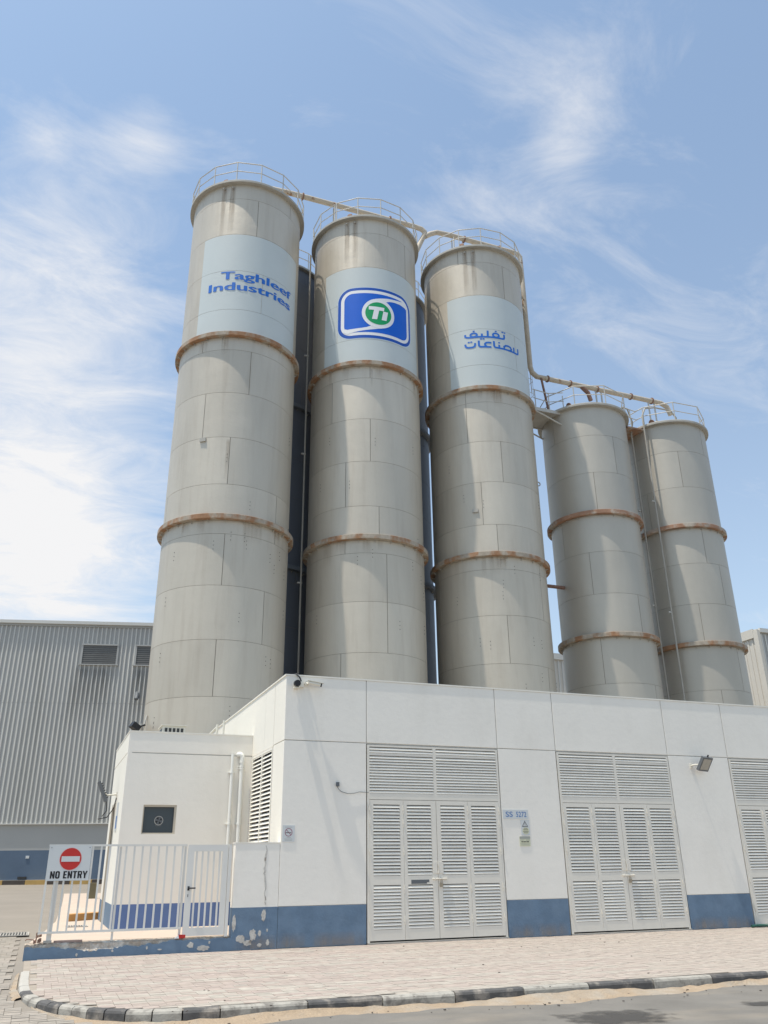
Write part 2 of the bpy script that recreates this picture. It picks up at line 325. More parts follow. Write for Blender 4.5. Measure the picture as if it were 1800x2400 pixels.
def inst(name, me, parent, world_loc, rotz=0.0):
    o = bpy.data.objects.new(name, me); COL.objects.link(o); o.parent = parent
    o.location = Vector(world_loc)-(wloc(parent) if parent else Vector((0,0,0))); o.rotation_euler = (0,0,rotz); return o
def tag(o, label=None, cat=None, group=None, kind=None):
    if label: o['label'] = label
    if cat: o['category'] = cat
    if group: o['group'] = group
    if kind: o['kind'] = kind
    return o
def thing(name, loc, label, cat, group=None, rotz=0):
    o = bpy.data.objects.new(name, None); COL.objects.link(o); o.location = loc; o.rotation_euler = (0,0,rotz); o.empty_display_size = 0.3
    return tag(o, label, cat, group)
def struct(o): o['kind'] = 'structure'; return o

# flat artwork -> mesh: polygons with holes through a 2-D curve, text through the built-in font
def curve_mesh(cu, name):
    ob = bpy.data.objects.new(name, cu); COL.objects.link(ob)
    dg = bpy.context.evaluated_depsgraph_get(); dg.update()
    me = bpy.data.meshes.new_from_object(ob.evaluated_get(dg)); bpy.data.objects.remove(ob); bpy.data.curves.remove(cu); return me
def poly_mesh(loops, name='shape'):
    cu = bpy.data.curves.new(name, 'CURVE'); cu.dimensions = '2D'; cu.fill_mode = 'BOTH'
    for lp in loops:
        sp = cu.splines.new('POLY'); sp.points.add(len(lp)-1); sp.use_cyclic_u = True
        for p, q in zip(sp.points, lp): p.co = (q[0], q[1], 0, 1)
    return curve_mesh(cu, name)
def text_mesh(txt, x0, x1, z0, z1, bold=0.0, shear=0.0):
    """text stretched to fill a box; z0 is its lowest, z1 its highest ink"""
    cu = bpy.data.curves.new('lettering', 'FONT'); cu.body = txt; cu.size = 1; cu.offset = bold; cu.resolution_u = 4; cu.shear = shear
    me = curve_mesh(cu, 'lettering')
    xs = [v.co.x for v in me.vertices]; ys = [v.co.y for v in me.vertices]
    ax, bx, ay, by = min(xs), max(xs), min(ys), max(ys)
    for v in me.vertices:
        v.co.x = x0+(v.co.x-ax)/(bx-ax)*(x1-x0); v.co.y = z0+(v.co.y-ay)/(by-ay)*(z1-z0)
    return me
def finish_flat(mes, name, m, parent, fn, cut=None, thick=0.0):
    """joins flat meshes, cuts them in strips along x, places them with fn(x, y)->world"""
    bm = bmesh.new()
    for me in mes: bm.from_mesh(me); bpy.data.meshes.remove(me)
    bmesh.ops.remove_doubles(bm, verts=bm.verts, dist=1e-5)
    if cut:
        xs = [v.co.x for v in bm.verts]; x = min(xs)+cut
        while x < max(xs):
            g = list(bm.verts)+list(bm.edges)+list(bm.faces)
            bmesh.ops.bisect_plane(bm, geom=g, plane_co=(x,0,0), plane_no=(1,0,0)); x += cut
    pw = wloc(parent) if parent else Vector((0,0,0))
    for f in bm.faces:
        if f.normal.z < 0: f.normal_flip()
    for v in bm.verts: v.co = Vector(fn(v.co.x, v.co.y))-pw
    me = bpy.data.meshes.new(name); bm.to_mesh(me); bm.free(); me.materials.clear(); me.materials.append(m)
    ob = bpy.data.objects.new(name, me); COL.objects.link(ob); ob.parent = parent; return ob
def on_wall(y): return lambda x, z: (x, y, z)
def circle(cx_, cy_, r, n=40, r2=None): return [(cx_+r*math.cos(2*math.pi*k/n), cy_+(r2 or r)*math.sin(2*math.pi*k/n)) for k in range(n)]
def rrect(x0, x1, z0, z1, r, n=8):
    o = []
    for cx_, cz, a0 in ((x1-r,z0+r,-90),(x1-r,z1-r,0),(x0+r,z1-r,90),(x0+r,z0+r,180)):
        for k in range(n+1):
            t = R(a0+90*k/n); o.append((cx_+r*math.cos(t), cz+r*math.sin(t)))
    return o
def stroke(pts, w):
    """a polyline thickened to a closed outline with mitred corners"""
    P = [Vector((p[0], p[1], 0)) for p in pts]; Lf, Rg = [], []
    for i, p in enumerate(P):
        d1 = (P[i]-P[i-1]).normalized() if i > 0 else (P[1]-P[0]).normalized()
        d2 = (P[i+1]-P[i]).normalized() if i < len(P)-1 else d1
        t = (d1+d2).normalized(); nrm = Vector((-t.y, t.x, 0)); k = 1/max(0.55, nrm.dot(Vector((-d1.y, d1.x, 0))))
        Lf.append(p+nrm*w/2*k); Rg.append(p-nrm*w/2*k)
    return [(q.x, q.y) for q in Lf+Rg[::-1]]

# ------------------------------------------------------------------ ground, road, pavement
g = MB(); g.add([(-900,-900,-0.42),(900,-900,-0.42),(900,900,-0.42),(-900,900,-0.42)], [(0,1,2,3)])
gr = g.build('ground', yard_far); struct(gr)
def ter(y):            # level of the driveway and yard
    if y < 12: return -0.135
    if y < 15.5: return -0.135+(y-12)/3.5*0.12
    if y < 20: return -0.015
    return -0.015+(y-20)*0.0168
g = MB(); ys = [11.75, 12, 13, 14, 15, 15.5, 17, 20, 30, 40, 52, 64]
for a, b in zip(ys, ys[1:]):
    for x0_, x1_ in ((-60.0, -8.0), (-8.0, 4.9), (4.9, 30.0)):
        g.add([(x0_,a,ter(a)-0.005),(x1_,a,ter(a)-0.005),(x1_,b,ter(b)-0.005),(x0_,b,ter(b)-0.005)], [(0,1,2,3)])
struct(g.build('yard', drive_m))
g = MB(); g.add([(-60,-40,-0.14),(80,-40,-0.14),(80,11.75,-0.14),(-60,11.75,-0.14)], [(0,1,2,3)])
struct(g.build('road', asphalt))
# two oil stains on the road
def blob(cx_, cy_, rx, ry, z, name, m, label, cat, n=26, seed=1):
    rnd = random.Random(seed); ph = [rnd.uniform(0,6.28) for _ in range(5)]
    pts = []
    for k in range(n):
        t = 2*math.pi*k/n; w = 1+0.16*math.sin(2*t+ph[0])+0.12*math.sin(3*t+ph[1])+0.09*math.sin(5*t+ph[2])+0.07*math.sin(7*t+ph[3])
        pts.append((cx_+rx*w*math.cos(t), cy_+ry*w*math.sin(t), z))
    b = MB(); b.add(pts, [tuple(range(n))]); return b
KERB = [(-0.05,16.9),(-0.055,15.7),(-0.045,14.9),(-0.02,14.3),(0.03,13.85),(0.11,13.48),(0.21,13.2),(0.33,12.93),(0.46,12.68),(0.61,12.44),(0.78,12.22),(0.97,12.03),(1.2,11.86),(1.5,11.73),(1.85,11.66),(2.3,11.62),
        (3.4,11.60),(4.4,11.58),(5.43,11.56),(6.47,11.54),(7.51,11.52),(8.6,11.50),(9.65,11.48),(10.7,11.46),(11.8,11.44),(12.9,11.42),(14.0,11.40),(15.1,11.38),(16.2,11.36),(17.3,11.34),(18.4,11.32),(19.5,11.3),(20.6,11.28),(21.7,11.26),(22.8,11.24),(24,11.22)]
def kerb_y(x):        # outer kerb line as y(x)
    for (x0,y0),(x1,y1) in zip(KERB[1:], KERB[2:]):
        if x0 <= x <= x1: return y0+(y1-y0)*(x-x0)/(x1-x0)
    return 99 if x < KERB[1][0] else 11.2
# bed of the pavement
bedp = [(p[0]+0.04, p[1]+0.03) for p in KERB]+[(24.0,18.82),(-0.02,18.82)]
b = MB(); b.add([(p[0],p[1],-0.012) for p in bedp], [tuple(range(len(bedp)))])
pav = struct(b.build('pavement', bed))
# kerb stones
KER = thing('kerb', (0,0,0), None, None); KER['kind'] = 'structure'; 
if 'label' in KER: del KER['label']
kp = [Vector((p[0],p[1],0)) for p in KERB]
cols = ['c','c','c','k','w','w','k','k','w','w','k','k','w','w','k','w']; tail = ['k','w','k','w','k','w','k','w','k','w','k','w','k','w','k','w','k','w','k','w']
for i in range(len(kp)-1):
    p, q = kp[i], kp[i+1]
    d0 = ((kp[i]-kp[i-1]) if i else (q-p)).normalized(); d1 = (q-p).normalized(); d2 = ((kp[i+2]-q) if i < len(kp)-2 else d1).normalized()
    n0 = (d0+d1).normalized(); n1v = (d1+d2).normalized()
    n0 = Vector((-n0.y, n0.x, 0)); n1v = Vector((-n1v.y, n1v.x, 0))
    if i < 3: n0, n1v = -n0*1, -n1v*1
    if n0.dot(Vector((1,1,0))) < 0: n0 = -n0
    if n1v.dot(Vector((1,1,0))) < 0: n1v = -n1v
    gap = d1*0.008; p2_, q2_ = p+gap, q-gap
    flush = i < 3
    w = 0.14; tz = 0.004 if not flush else 0.0
    jz = random.uniform(-0.006, 0.006); jx = random.uniform(-0.006,0.006)
    prof = [(jx,-0.16),(jx+0.003,-0.035+jz),(0.016+jx,-0.010+jz),(0.05,tz+jz*0.5+0.002),(w,tz),(w,-0.16)]
    vs = []
    for base_, nn in ((p2_,n0),(q2_,n1v)):
        for a, z in prof: vs.append(tuple(base_+nn*a+Vector((0,0,z))))
    m_ = len(prof); fs = [(j, j+m_, (j+1)+m_, j+1) for j in range(m_-1)]
    fs += [tuple(range(m_)), tuple(range(2*m_-1, m_-1, -1))]
    c_ = (cols+tail)[i] if i < 16 else tail[i-16]
    kb = MB(); kb.add(vs, fs)
    kb.build('kerb_stone', {'c':kerb_conc,'k':kerb_black,'w':kerb_white}[c_], KER, fix=True)
# paving bricks
PINK = [(0.375,0.312,0.272),(0.368,0.305,0.270),(0.382,0.318,0.275)]; GREY = [(0.395,0.36,0.31),(0.385,0.35,0.30),(0.41,0.37,0.32)]
def shade_attr(me, cols_):
    ca = me.color_attributes.new('shade', 'FLOAT_COLOR', 'POINT')
    for i, c in enumerate(cols_): ca.data[i].color = (*c, 1)
BW, BD = 0.2035, 0.1035
def brick_top(b, x, y, w, d, z, dz):
    e = 0.003; h = 0.007
    b.add([(x+e,y+e,z+dz),(x+w-e,y+e,z+dz),(x+w-e,y+d-e,z+dz),(x+e,y+d-e,z+dz),(x+e-0.002,y+e-0.002,z-h),(x+w-e+0.002,y+e-0.002,z-h),(x+w-e+0.002,y+d-e+0.002,z-h),(x+e-0.002,y+d-e+0.002,z-h)],
          [(0,1,2,3),(4,5,1,0),(5,6,2,1),(6,7,3,2),(7,4,0,3)])
rb = random.Random(3); cells = []
row = 0; y = 11.42
while y < 18.80:
    grp = row//7; off = (0.0 if grp % 2 else BW/2)
    x = 0.10-off
    light = (row//3) % 4 in (1,) or (row//2) % 9 == 5
    while x < 23.8:
        if y > kerb_y(x)+0.155 and y > kerb_y(x+BW)+0.155 and x > 0.09 and not (y > 18.72):
            pink = rb.random() < (0.10 if light else 0.90) 
            if rb.random() < 0.05: pink = not pink
            c = rb.choice(PINK if pink else GREY); k = rb.uniform(0.95, 1.05)
            cells.append((x, y, tuple(v*k for v in c), rb.uniform(-0.003, 0.003)))
        x += BW
    y += BD; row += 1
cells.sort(key=lambda c: (c[0]+BW/2)**2+(c[1]+BD/2)**2)
protos = []
for k in range(14):
    pb = MB(); brick_top(pb, -BW/2, -BD/2, BW, BD, 0, 0.0); me = pb.mesh('brick', brick_m)
    base_c = (PINK+GREY)[k % 6]; f_ = 0.92+0.16*(k/13); shade_attr(me, [tuple(v*f_ for v in base_c)]*8); protos.append((base_c, f_, me))
for (x, y, c, dz) in cells[:300]:
    best = min(protos, key=lambda p: sum((a*p[1]-b_)**2 for a, b_ in zip(p[0], c)))
    inst('brick', best[2], pav, (x+BW/2, y+BD/2, dz))
b = MB(); cl = []
for (x, y, c, dz) in cells[300:]: brick_top(b, x, y, BW, BD, 0, dz); cl += [c]*8
bf = b.build('brick_field', brick_m, pav); bf['kind'] = 'stuff'; shade_attr(bf.data, cl)
# driveway setts left of the kerb: nearest part laid with the same bricks, dusty grey
b = MB(); cl = []; rb = random.Random(5); y = 11.8; row = 0
while y < 26:
    x = -7.9+(BW/2 if (row//5) % 2 else 0)
    while x < 2.4:
        ky = kerb_y(x+BW) if x+BW > -0.055 else -1
        edge = -0.075 if y > 13.9 else None
        ok = (x+BW < -0.07) if y > 14.0 else (x+BW < -0.07 or y+BD < kerb_y(x+BW)-0.02)
        if y > 18.6 and x+BW > -0.12: ok = False
        if x > 1.3+0.25*math.sin(row*1.3): ok = False
        if ok:
            c = rb.choice([(0.31,0.278,0.238),(0.295,0.268,0.23),(0.325,0.288,0.243)]); k = rb.uniform(0.93,1.07)
            brick_top(b, x, y, BW, BD, ter(y)+0.012, rb.uniform(-0.003,0.003)); cl += [tuple(v*k for v in c)]*8
        x += BW
    y += BD; row += 1
dv = b.build('driveway_bricks', brick_m); dv['kind'] = 'stuff'; shade_attr(dv.data, cl)
tag(dv, 'dusty grey paving bricks of the driveway left of the kerb', 'paving')
# sand drifted along the foot of the kerb
rs = random.Random(11); b = MB(); n_ = 150; rows_ = 7; vs = []
for i in range(n_+1):
    x = 0.15+(24-0.15)*i/n_
    ky = kerb_y(x)-0.004
    wd = 0.36+0.14*math.sin(x*1.1)+0.10*math.sin(x*2.9+1)+0.05*rs.uniform(-1,1)
    if x < 2.2: wd *= 0.35+0.3*x
    hh = 0.045+0.02*math.sin(x*1.7+2)+0.012*rs.uniform(-1,1)
    for j in range(rows_+1):
        t = j/rows_; z = -0.1385+hh*(1-t)**1.6+0.004*rs.uniform(-1,1)*(1-t)
        if t == 1: z = -0.150
        vs.append((x, ky-wd*t, z))
fs = []
for i in range(n_):
    for j in range(rows_):
        a = i*(rows_+1)+j; fs.append((a, a+1, a+rows_+2, a+rows_+1))
b.add(vs, fs, True)
sd_ = b.build('sand', sand_m); sd_['kind'] = 'stuff'; tag(sd_, 'orange sand drifted along the foot of the kerb', 'sand')
b = MB(); vs = []; n2_ = 40                                # and down the left of the kerb
for i in range(n2_+1):
    t = i/n2_; y_ = 16.6-2.6*t
    xk = -0.06 if y_ > 14.6 else (-0.05+(14.6-y_)*0.11)
    w_ = 0.02+0.035*abs(math.sin(i*0.7))+0.06*t
    for j in range(4):
        s_ = j/3; vs.append((xk-0.005-w_*s_, y_-0.1*s_, ter(y_)+0.010*(1-s_)+0.016-(0.02 if j == 3 else 0)))
b.add(vs, [(i*4+j, (i+1)*4+j, (i+1)*4+j+1, i*4+j+1) for i in range(n2_) for j in range(3)], True)
s2 = b.build('sand', sand_m); s2['kind'] = 'stuff'; tag(s2, 'thin sand strip beside the flush kerb at the driveway', 'sand')
# litter specks in the sand and on the pavement
b = MB(); rs = random.Random(2)
for _ in range(120):
    x = rs.uniform(1.5, 13); y_ = kerb_y(x)-rs.uniform(0.05, 0.75) if rs.random() < 0.72 else rs.uniform(12, 18.5); z = -0.13 if y_ < 11.4 else 0.002
    s_ = rs.uniform(0.003, 0.010); b.obox((x, y_, z+s_*0.3), (math.cos(s_*999),math.sin(s_*999),0), (-math.sin(s_*999),math.cos(s_*999),0), (0,0,1), s_*1.6, s_, s_*0.5)
pb = b.build('pebbles', brownk); pb['kind'] = 'stuff'; tag(pb, 'scattered dark grit and pebbles along kerb and pavement', 'gravel')
def oil_patch(cx_, cy_, rx, ry, label):
    me = bpy.data.meshes.new('oil_stain'); me.from_pydata([(-rx,-ry,0),(rx,-ry,0),(rx,ry,0),(-rx,ry,0)], [], [(0,1,2,3)])
    uv = me.uv_layers.new(name='UVMap')
    for l, c_ in zip(uv.data, ((0,0),(1,0),(1,1),(0,1))): l.uv = c_
    me.materials.append(oil_m); o = bpy.data.objects.new('oil_stain', me); COL.objects.link(o); o.location = (cx_,cy_,-0.1355); tag(o, label, 'stain')
oil_patch(6.75, 9.80, 0.95, 0.60, 'wide dark oil stain on the asphalt, nearer the middle of the bottom edge')
oil_patch(9.05, 9.90, 0.36, 0.26, 'small dark oil spot on the asphalt at the lower right')
# ------------------------------------------------------------------ yard platform behind the fence
b = MB(); P_ = [(0.02,19.05),(4.82,19.05),(4.82,22.1),(1.7,22.1),(1.7,26.4),(4.8,26.4),(4.8,45),(1.3,45.5),(1.0,36),(0.62,26),(0.3,22)]
pt = [(x, y_, 0.27 if y_ < 30 else (0.27 if y_ < 35 else 0.27+(y_-35)*0.0168)) for x, y_ in P_]
nb = len(P_); vs = pt+[(x, y_, z-0.3) for x, y_, z in pt]
b.add(vs, [tuple(range(nb))]+[(i, i+nb, (i+1)%nb+nb, (i+1)%nb) for i in range(nb)])
struct(b.build('yard_platform', plat_m, fix=True))
# grates, cover frame, orange step, olive box
def grate(x, y_, z, w, d, n, label, rot=0):
    t = thing('drain_grate', (x,y_,z), label, 'drain grate')
    f = MB(); f.box(x-w/2,x+w/2,y_-d/2,y_-d/2+0.03,z,z+0.02).box(x-w/2,x+w/2,y_+d/2-0.03,y_+d/2,z,z+0.02).box(x-w/2,x-w/2+0.03,y_-d/2+0.03,y_+d/2-0.03,z,z+0.02).box(x+w/2-0.03,x+w/2,y_-d/2+0.03,y_+d/2-0.03,z,z+0.02)
    f.build('frame', kerb_conc, t)
    h = MB(); h.box(x-w/2+0.03,x+w/2-0.03,y_-d/2+0.03,y_+d/2-0.03,z-0.0,z+0.004); h.build('channel', interior, t)
    for k in range(n):
        xx = x-w/2+0.05+(w-0.1)*k/(n-1); s_ = MB(); s_.box(xx-0.012,xx+0.012,y_-d/2+0.03,y_+d/2-0.03,z+0.004,z+0.018); s_.build('bar', kerb_conc, t)
grate(-0.75, 24.6, ter(24.6)+0.016, 1.5, 1.1, 22, 'wide slotted drain grate in the driveway at the left edge of the photo')
grate(1.05, 23.5, 0.272, 0.5, 0.45, 8, 'small drain grate in the yard just in front of the orange step')
grate(1.75, 35.5, ter(35.5)+0.012+0.02, 0.9, 1.2, 9, 'farther drain grate in the yard below the olive box')
b = MB(); b.add([(0.93,25.75,0.271),(1.84,26.5,0.271),(1.84,26.95,0.271),(0.93,26.2,0.271),(0.93,25.75,0.44),(1.84,26.5,0.44),(1.84,26.95,0.44),(0.93,26.2,0.44)],[(0,3,2,1),(4,5,6,7),(0,1,5,4),(1,2,6,5),(2,3,7,6),(3,0,4,7)])
tag(b.build('concrete_step', orange_p, base=(1.4,26.3,0.27)), 'faded orange painted concrete step seen through the fence bars', 'step')
t = thing('cable_box', (2.2,39.5,0.33), 'small olive cable box standing in the yard beyond the fence', 'cable box')
b = MB(); b.box(2.02,2.38,39.4,39.7,0.30,0.95); b.build('housing', olive, t); b = MB(); b.box(2.0,2.4,39.38,39.72,0.95,0.98); b.build('lid', olive, t)
t = thing('manhole_cover', (-1.5,30,ter(30)), 'metal edged inspection cover in the driveway near the left edge', 'manhole cover')
b = MB(); b.box(-1.9,-1.0,29.2,29.25,ter(30)-0.03,ter(30)+0.01).box(-1.05,-1.0,29.25,30.6,ter(30)-0.03,ter(30)+0.015); b.build('frame', brownk, t)
b = MB(); b.box(-1.9,-1.06,29.26,30.6,ter(30)-0.03,ter(30)+0.006); b.build('lid', drive_m, t)

# ------------------------------------------------------------------ substation building
YF = 18.83; XC = 4.82; TOP = 5.66; JZ = 4.20; PZ = 0.785
SUB = thing('substation_building', (14.4, 18.9, 0), 'long white substation building with louvred double doors and a blue base band', 'building')
core = MB(); core.box(XC+0.16, 25, YF+0.30, 28.8, 0.0, 5.30); core.build('core', interior, SUB)
b = MB(); b.box(XC+0.16, 25, YF+0.16, 28.8, 5.301, 5.33); b.build('roof', kerb_conc, SUB)
JX = [XC, 6.80, 10.25, 11.92, 15.40, 17.43, 20.90, 22.5, 25.0]
DOORS = [(6.80,10.25),(11.92,15.40),(17.43,20.90)]
G = 0.009
def backing(bm_, x0, x1, z0, z1): bm_.box(x0, x1, YF+0.022, YF+0.16, z0, z1)
bk = MB(); backing(bk, XC+0.03, 25, JZ-0.02, TOP-0.02)
for a, c in zip(JX, JX[1:]):
    if (a, c) not in DOORS: backing(bk, a+0.01, c-0.01, 0, JZ-0.02)
bk.build('joint_backing', joint_dark, SUB)
def wall_panel(x0, x1, z0, z1, y0=YF, th=0.021, m=plaster, n='wall_panel'):
    p = MB(); e = 0.006
    vs = [(x0,y0+e,z0),(x1,y0+e,z0),(x1,y0+e,z1),(x0,y0+e,z1),(x0+e,y0,z0+e),(x1-e,y0,z0+e),(x1-e,y0,z1-e),(x0+e,y0,z1-e),(x0,y0+th,z0),(x1,y0+th,z0),(x1,y0+th,z1),(x0,y0+th,z1)]
    p.add(vs, [(4,5,6,7),(0,1,5,4),(1,2,6,5),(2,3,7,6),(3,0,4,7),(8,9,1,0),(9,10,2,1),(10,11,3,2),(11,8,0,3)]); return p.build(n, m, SUB)
for i, (a, c) in enumerate(zip(JX, JX[1:])):
    wall_panel(a+(0 if i == 0 else G), c-G, JZ+G, TOP-0.0)
    if (a, c) not in DOORS:
        wall_panel(a+(0 if i == 0 else G), c-G, PZ+0.004, JZ-G)
        p = wall_panel(a+(0 if i == 0 else G), c-G, 0.0, PZ-0.004, y0=YF-0.002, th=0.022, m=blue_paint, n='base_band')
b = MB(); b.box(XC-0.02, 25, YF-0.012, YF+0.19, TOP+0.001, TOP+0.035); b.box(XC-0.02, XC+0.19, YF+0.191, 28.8, TOP+0.001, TOP+0.035); b.build('parapet_cap', plaster_w, SUB)
b = MB(); b.box(XC+0.171, 25, YF+0.161, YF+0.18, 5.34, TOP); b.box(25.001, 25.2, YF, 28.8, 0, TOP); b.build('back_of_parapet', plaster, SUB)
# side wall with its tall louvred vent; the wall is split round the opening
SY = [(YF, 19.85), (19.85, 22.02), (22.02, 28.8)]
bks = MB(); bks.box(XC+0.021, XC+0.16, YF+0.161, 28.8, 4.185, 5.60); bks.box(XC+0.021, XC+0.16, YF+0.161, 19.86, 0, 4.184); bks.box(XC+0.021, XC+0.16, 22.0, 28.8, 0, 4.184); bks.build('joint_backing', joint_dark, SUB)
def side_panel(y0, y1, z0, z1, m=plaster_w, n='wall_panel', x=XC):
    p = MB(); p.box(x, x+0.02, y0, y1, z0, z1); p.build(n, m, SUB)
side_panel(YF+0.022, 19.84, JZ+G, TOP); side_panel(YF+0.022, 19.84, PZ, JZ-G)
side_panel(19.862, 20.80, 4.185, TOP); side_panel(20.812, 28.8, 4.185, TOP)
side_panel(22.02, 28.8, 0.3, 4.174)
side_panel(19.862, 22.018, 0.3, 0.78)
VEN = MB(); x_ = XC-0.012
for y0, y1 in ((19.862,19.92),(20.90,20.97),(21.96,22.018)): VEN.box(x_, XC+0.05, y0, y1, 0.80, 4.17)
VEN.box(x_, XC+0.05, 19.921, 20.899, 4.11, 4.17).box(x_, XC+0.05, 20.971, 21.959, 4.11, 4.17)
vf = VEN.build('vent_frame', plaster_w, SUB)
for (y0, y1) in ((19.925,20.895),(20.975,21.955)):
    sl = MB()
    z = 0.86
    while z < 4.08:
        sl.add([(XC-0.008,y0,z),(XC+0.03,y0,z+0.055),(XC+0.025,y0,z+0.065),(XC-0.013,y0,z+0.010),(XC-0.008,y1,z),(XC+0.03,y1,z+0.055),(XC+0.025,y1,z+0.065),(XC-0.013,y1,z+0.010)],
               [(0,1,2,3),(7,6,5,4),(0,4,5,1),(1,5,6,2),(2,6,7,3),(3,7,4,0)]); z += 0.0945
    s_ = sl.build('slats', plaster_w, vf, fix=True); s_['kind'] = 'stuff'
# louvred double doors
def slat_mesh(w, name='slat'):
    """sloping blade with a turned lip, centred on its left end"""
    s_ = MB(); pr = [(-0.012,-0.033),(-0.026,-0.031),(-0.026,-0.019),(0.001,0.022),(0.009,0.022),(-0.014,-0.022)]
    vs = [(0,a,c) for a, c in pr]+[(w,a,c) for a, c in pr]; m_ = len(pr)
    s_.add(vs, [(i, (i+1)%m_, (i+1)%m_+m_, i+m_) for i in range(m_)]+[tuple(range(m_))[::-1], tuple(range(m_, 2*m_))])
    me = s_.mesh(name, slat_paint); bm = bmesh.new(); bm.from_mesh(me); bmesh.ops.recalc_face_normals(bm, faces=bm.faces); bm.to_mesh(me); bm.free(); return me
SM = {}
def slats(parent, x0, x1, z0, z1, n, y=YF+0.018, single=True):
    w = round(x1-x0, 3)
    if single:
        if w not in SM: SM[w] = slat_mesh(w)
        for k in range(n): inst('slat', SM[w], parent, (x0, y, z0+(z1-z0)*(k+0.5)/n))
    else:
        me = slat_mesh(w); v0 = [v.co.copy() for v in me.vertices]; f0 = [tuple(p.vertices) for p in me.polygons]; bpy.data.meshes.remove(me); s_ = MB()
        for k in range(n): s_.add([(x0+v.x, y+v.y, z0+(z1-z0)*(k+0.5)/n+v.z) for v in v0], f0)
        o = s_.build('slats', slat_paint, parent); o['kind'] = 'stuff'
def frame_rect(b, x0,x1,z0,z1,wl_,wr,wb,wt2,y0,y1):
    b.box(x0,x0+wl_,y0,y1,z0,z1); b.box(x1-wr,x1,y0,y1,z0,z1); b.box(x0+wl_,x1-wr,y0,y1,z0,z0+wb); b.box(x0+wl_,x1-wr,y0,y1,z1-wt2,z1)
for di, (a, c) in enumerate(DOORS):
    W = c-a; x0 = a+0.015; x1 = c-0.015
    fr = MB(); yy0, yy1 = YF-0.004, YF+0.07
    mx_ = (x0+x1)/2
    fr.box(x0, x0+0.055, yy0, yy1, 0.03, 4.17); fr.box(x1-0.055, x1, yy0, yy1, 0.03, 4.17)
    fr.box(x0+0.055, x1-0.055, yy0, yy1, 4.125, 4.17); fr.box(x0+0.055, x1-0.055, yy0, yy1, 2.955, 3.09)
    fr.box(mx_-0.04, mx_+0.04, yy0, yy1, 3.09, 4.125)
    fr.box(x0+0.055, mx_-0.04, yy0+0.002, yy1, 3.93, 3.985); fr.box(mx_+0.04, x1-0.055, yy0+0.002, yy1, 3.93, 3.985)
    dfr = fr.build('door_frame', door_paint, SUB)
    bd = MB(); bd.box(x0, x1, YF+0.115, YF+0.125, 0.0, 4.17); bd.build('dark_backing', interior, SUB)
    sing = di < 2
    for (p0, p1) in ((x0+0.057, mx_-0.042), (mx_+0.042, x1-0.057)):
        slats(dfr, p0, p1, 3.992, 4.118, 2, single=sing); slats(dfr, p0, p1, 3.095, 3.925, 13, single=sing)
    lw = (x1-x0-0.11-0.012)/4
    for k in range(4):
        l0 = x0+0.058+k*(lw+0.002)+(0.004 if k > 1 else 0); l1 = l0+lw-0.004
        sl_, sr_ = (0.085, 0.085) if k in (0, 3) else ((0.085, 0.13) if k == 1 else (0.105, 0.085))
        lf = MB(); yl0, yl1 = YF-0.010, YF+0.045
        frame_rect(lf, l0, l1, 0.06, 2.945, sl_, sr_, 0.21, 0.10, yl0, yl1)
        lf.box(l0+sl_, l1-sr_, yl0, yl1, 1.155, 1.345)
        leaf = lf.build('door_leaf', door_paint, SUB)
        slats(leaf, l0+sl_+0.002, l1-sr_-0.002, 1.35, 2.84, 21, y=YF+0.012, single=sing)
        slats(leaf, l0+sl_+0.002, l1-sr_-0.002, 0.275, 1.15, 13, y=YF+0.012, single=(di == 0))
        hx = l0-0.004 if k < 2 else l1+0.004
        for hz_ in (2.72, 2.43, 1.83, 1.05, 0.42):
            h = MB(); h.box(hx-0.016, hx+0.004, YF-0.024, YF-0.0105, hz_, hz_+0.10).box(hx-0.004, hx+0.016, YF-0.026, YF-0.0105, hz_-0.06, hz_+0.045); h.build('hinge', door_paint, leaf)
        if k == 1:
            h = MB(); h.box(l1-0.115, l1-0.004, YF-0.018, YF-0.0105, 1.38, 1.62); h.build('lock_plate', door_paint, leaf)
            if di == 0:
                h = MB(); h.box(l0+0.16, l0+0.60, YF-0.014, YF-0.0105, 1.20, 1.255).box(l0+0.16, l0+0.54, YF-0.014, YF-0.0105, 1.17, 1.1995); h.build('letter_slot', grey_m, leaf)
        if k == 2:
            h = MB(); h.box(l0+0.012, l0+0.13, YF-0.020, YF-0.0105, 1.38, 1.62).tube([(l0-0.01,YF-0.03,1.62),(l0+0.012,YF-0.035,1.50),(l0-0.008,YF-0.03,1.38)],0.011,8); h.build('lock_plate', door_paint, leaf)
            h = MB(); h.tube([(l0-0.16,YF-0.03,1.27),(l0+0.22,YF-0.03,1.27)],0.012,8).box(l0-0.10,l0-0.08,YF-0.042,YF-0.012,1.25,1.29).box(l0+0.06,l0+0.08,YF-0.042,YF-0.012,1.25,1.29).box(l0+0.19,l0+0.21,YF-0.042,YF-0.012,1.25,1.29); h.build('latch_bolt', door_paint, leaf)
            h = MB(); h.box(l0+0.02,l0+0.09,YF-0.058,YF-0.034,1.10,1.18).tube([(l0+0.035,YF-0.046,1.18),(l0+0.035,YF-0.046,1.24),(l0+0.055,YF-0.046,1.26),(l0+0.075,YF-0.046,1.24),(l0+0.075,YF-0.046,1.18)],0.007,6); h.build('padlock', brass, leaf)
    th = MB(); th.box(x0, x1, YF-0.05, YF+0.07, 0.0, 0.028); th.build('threshold', kerb_conc, SUB)

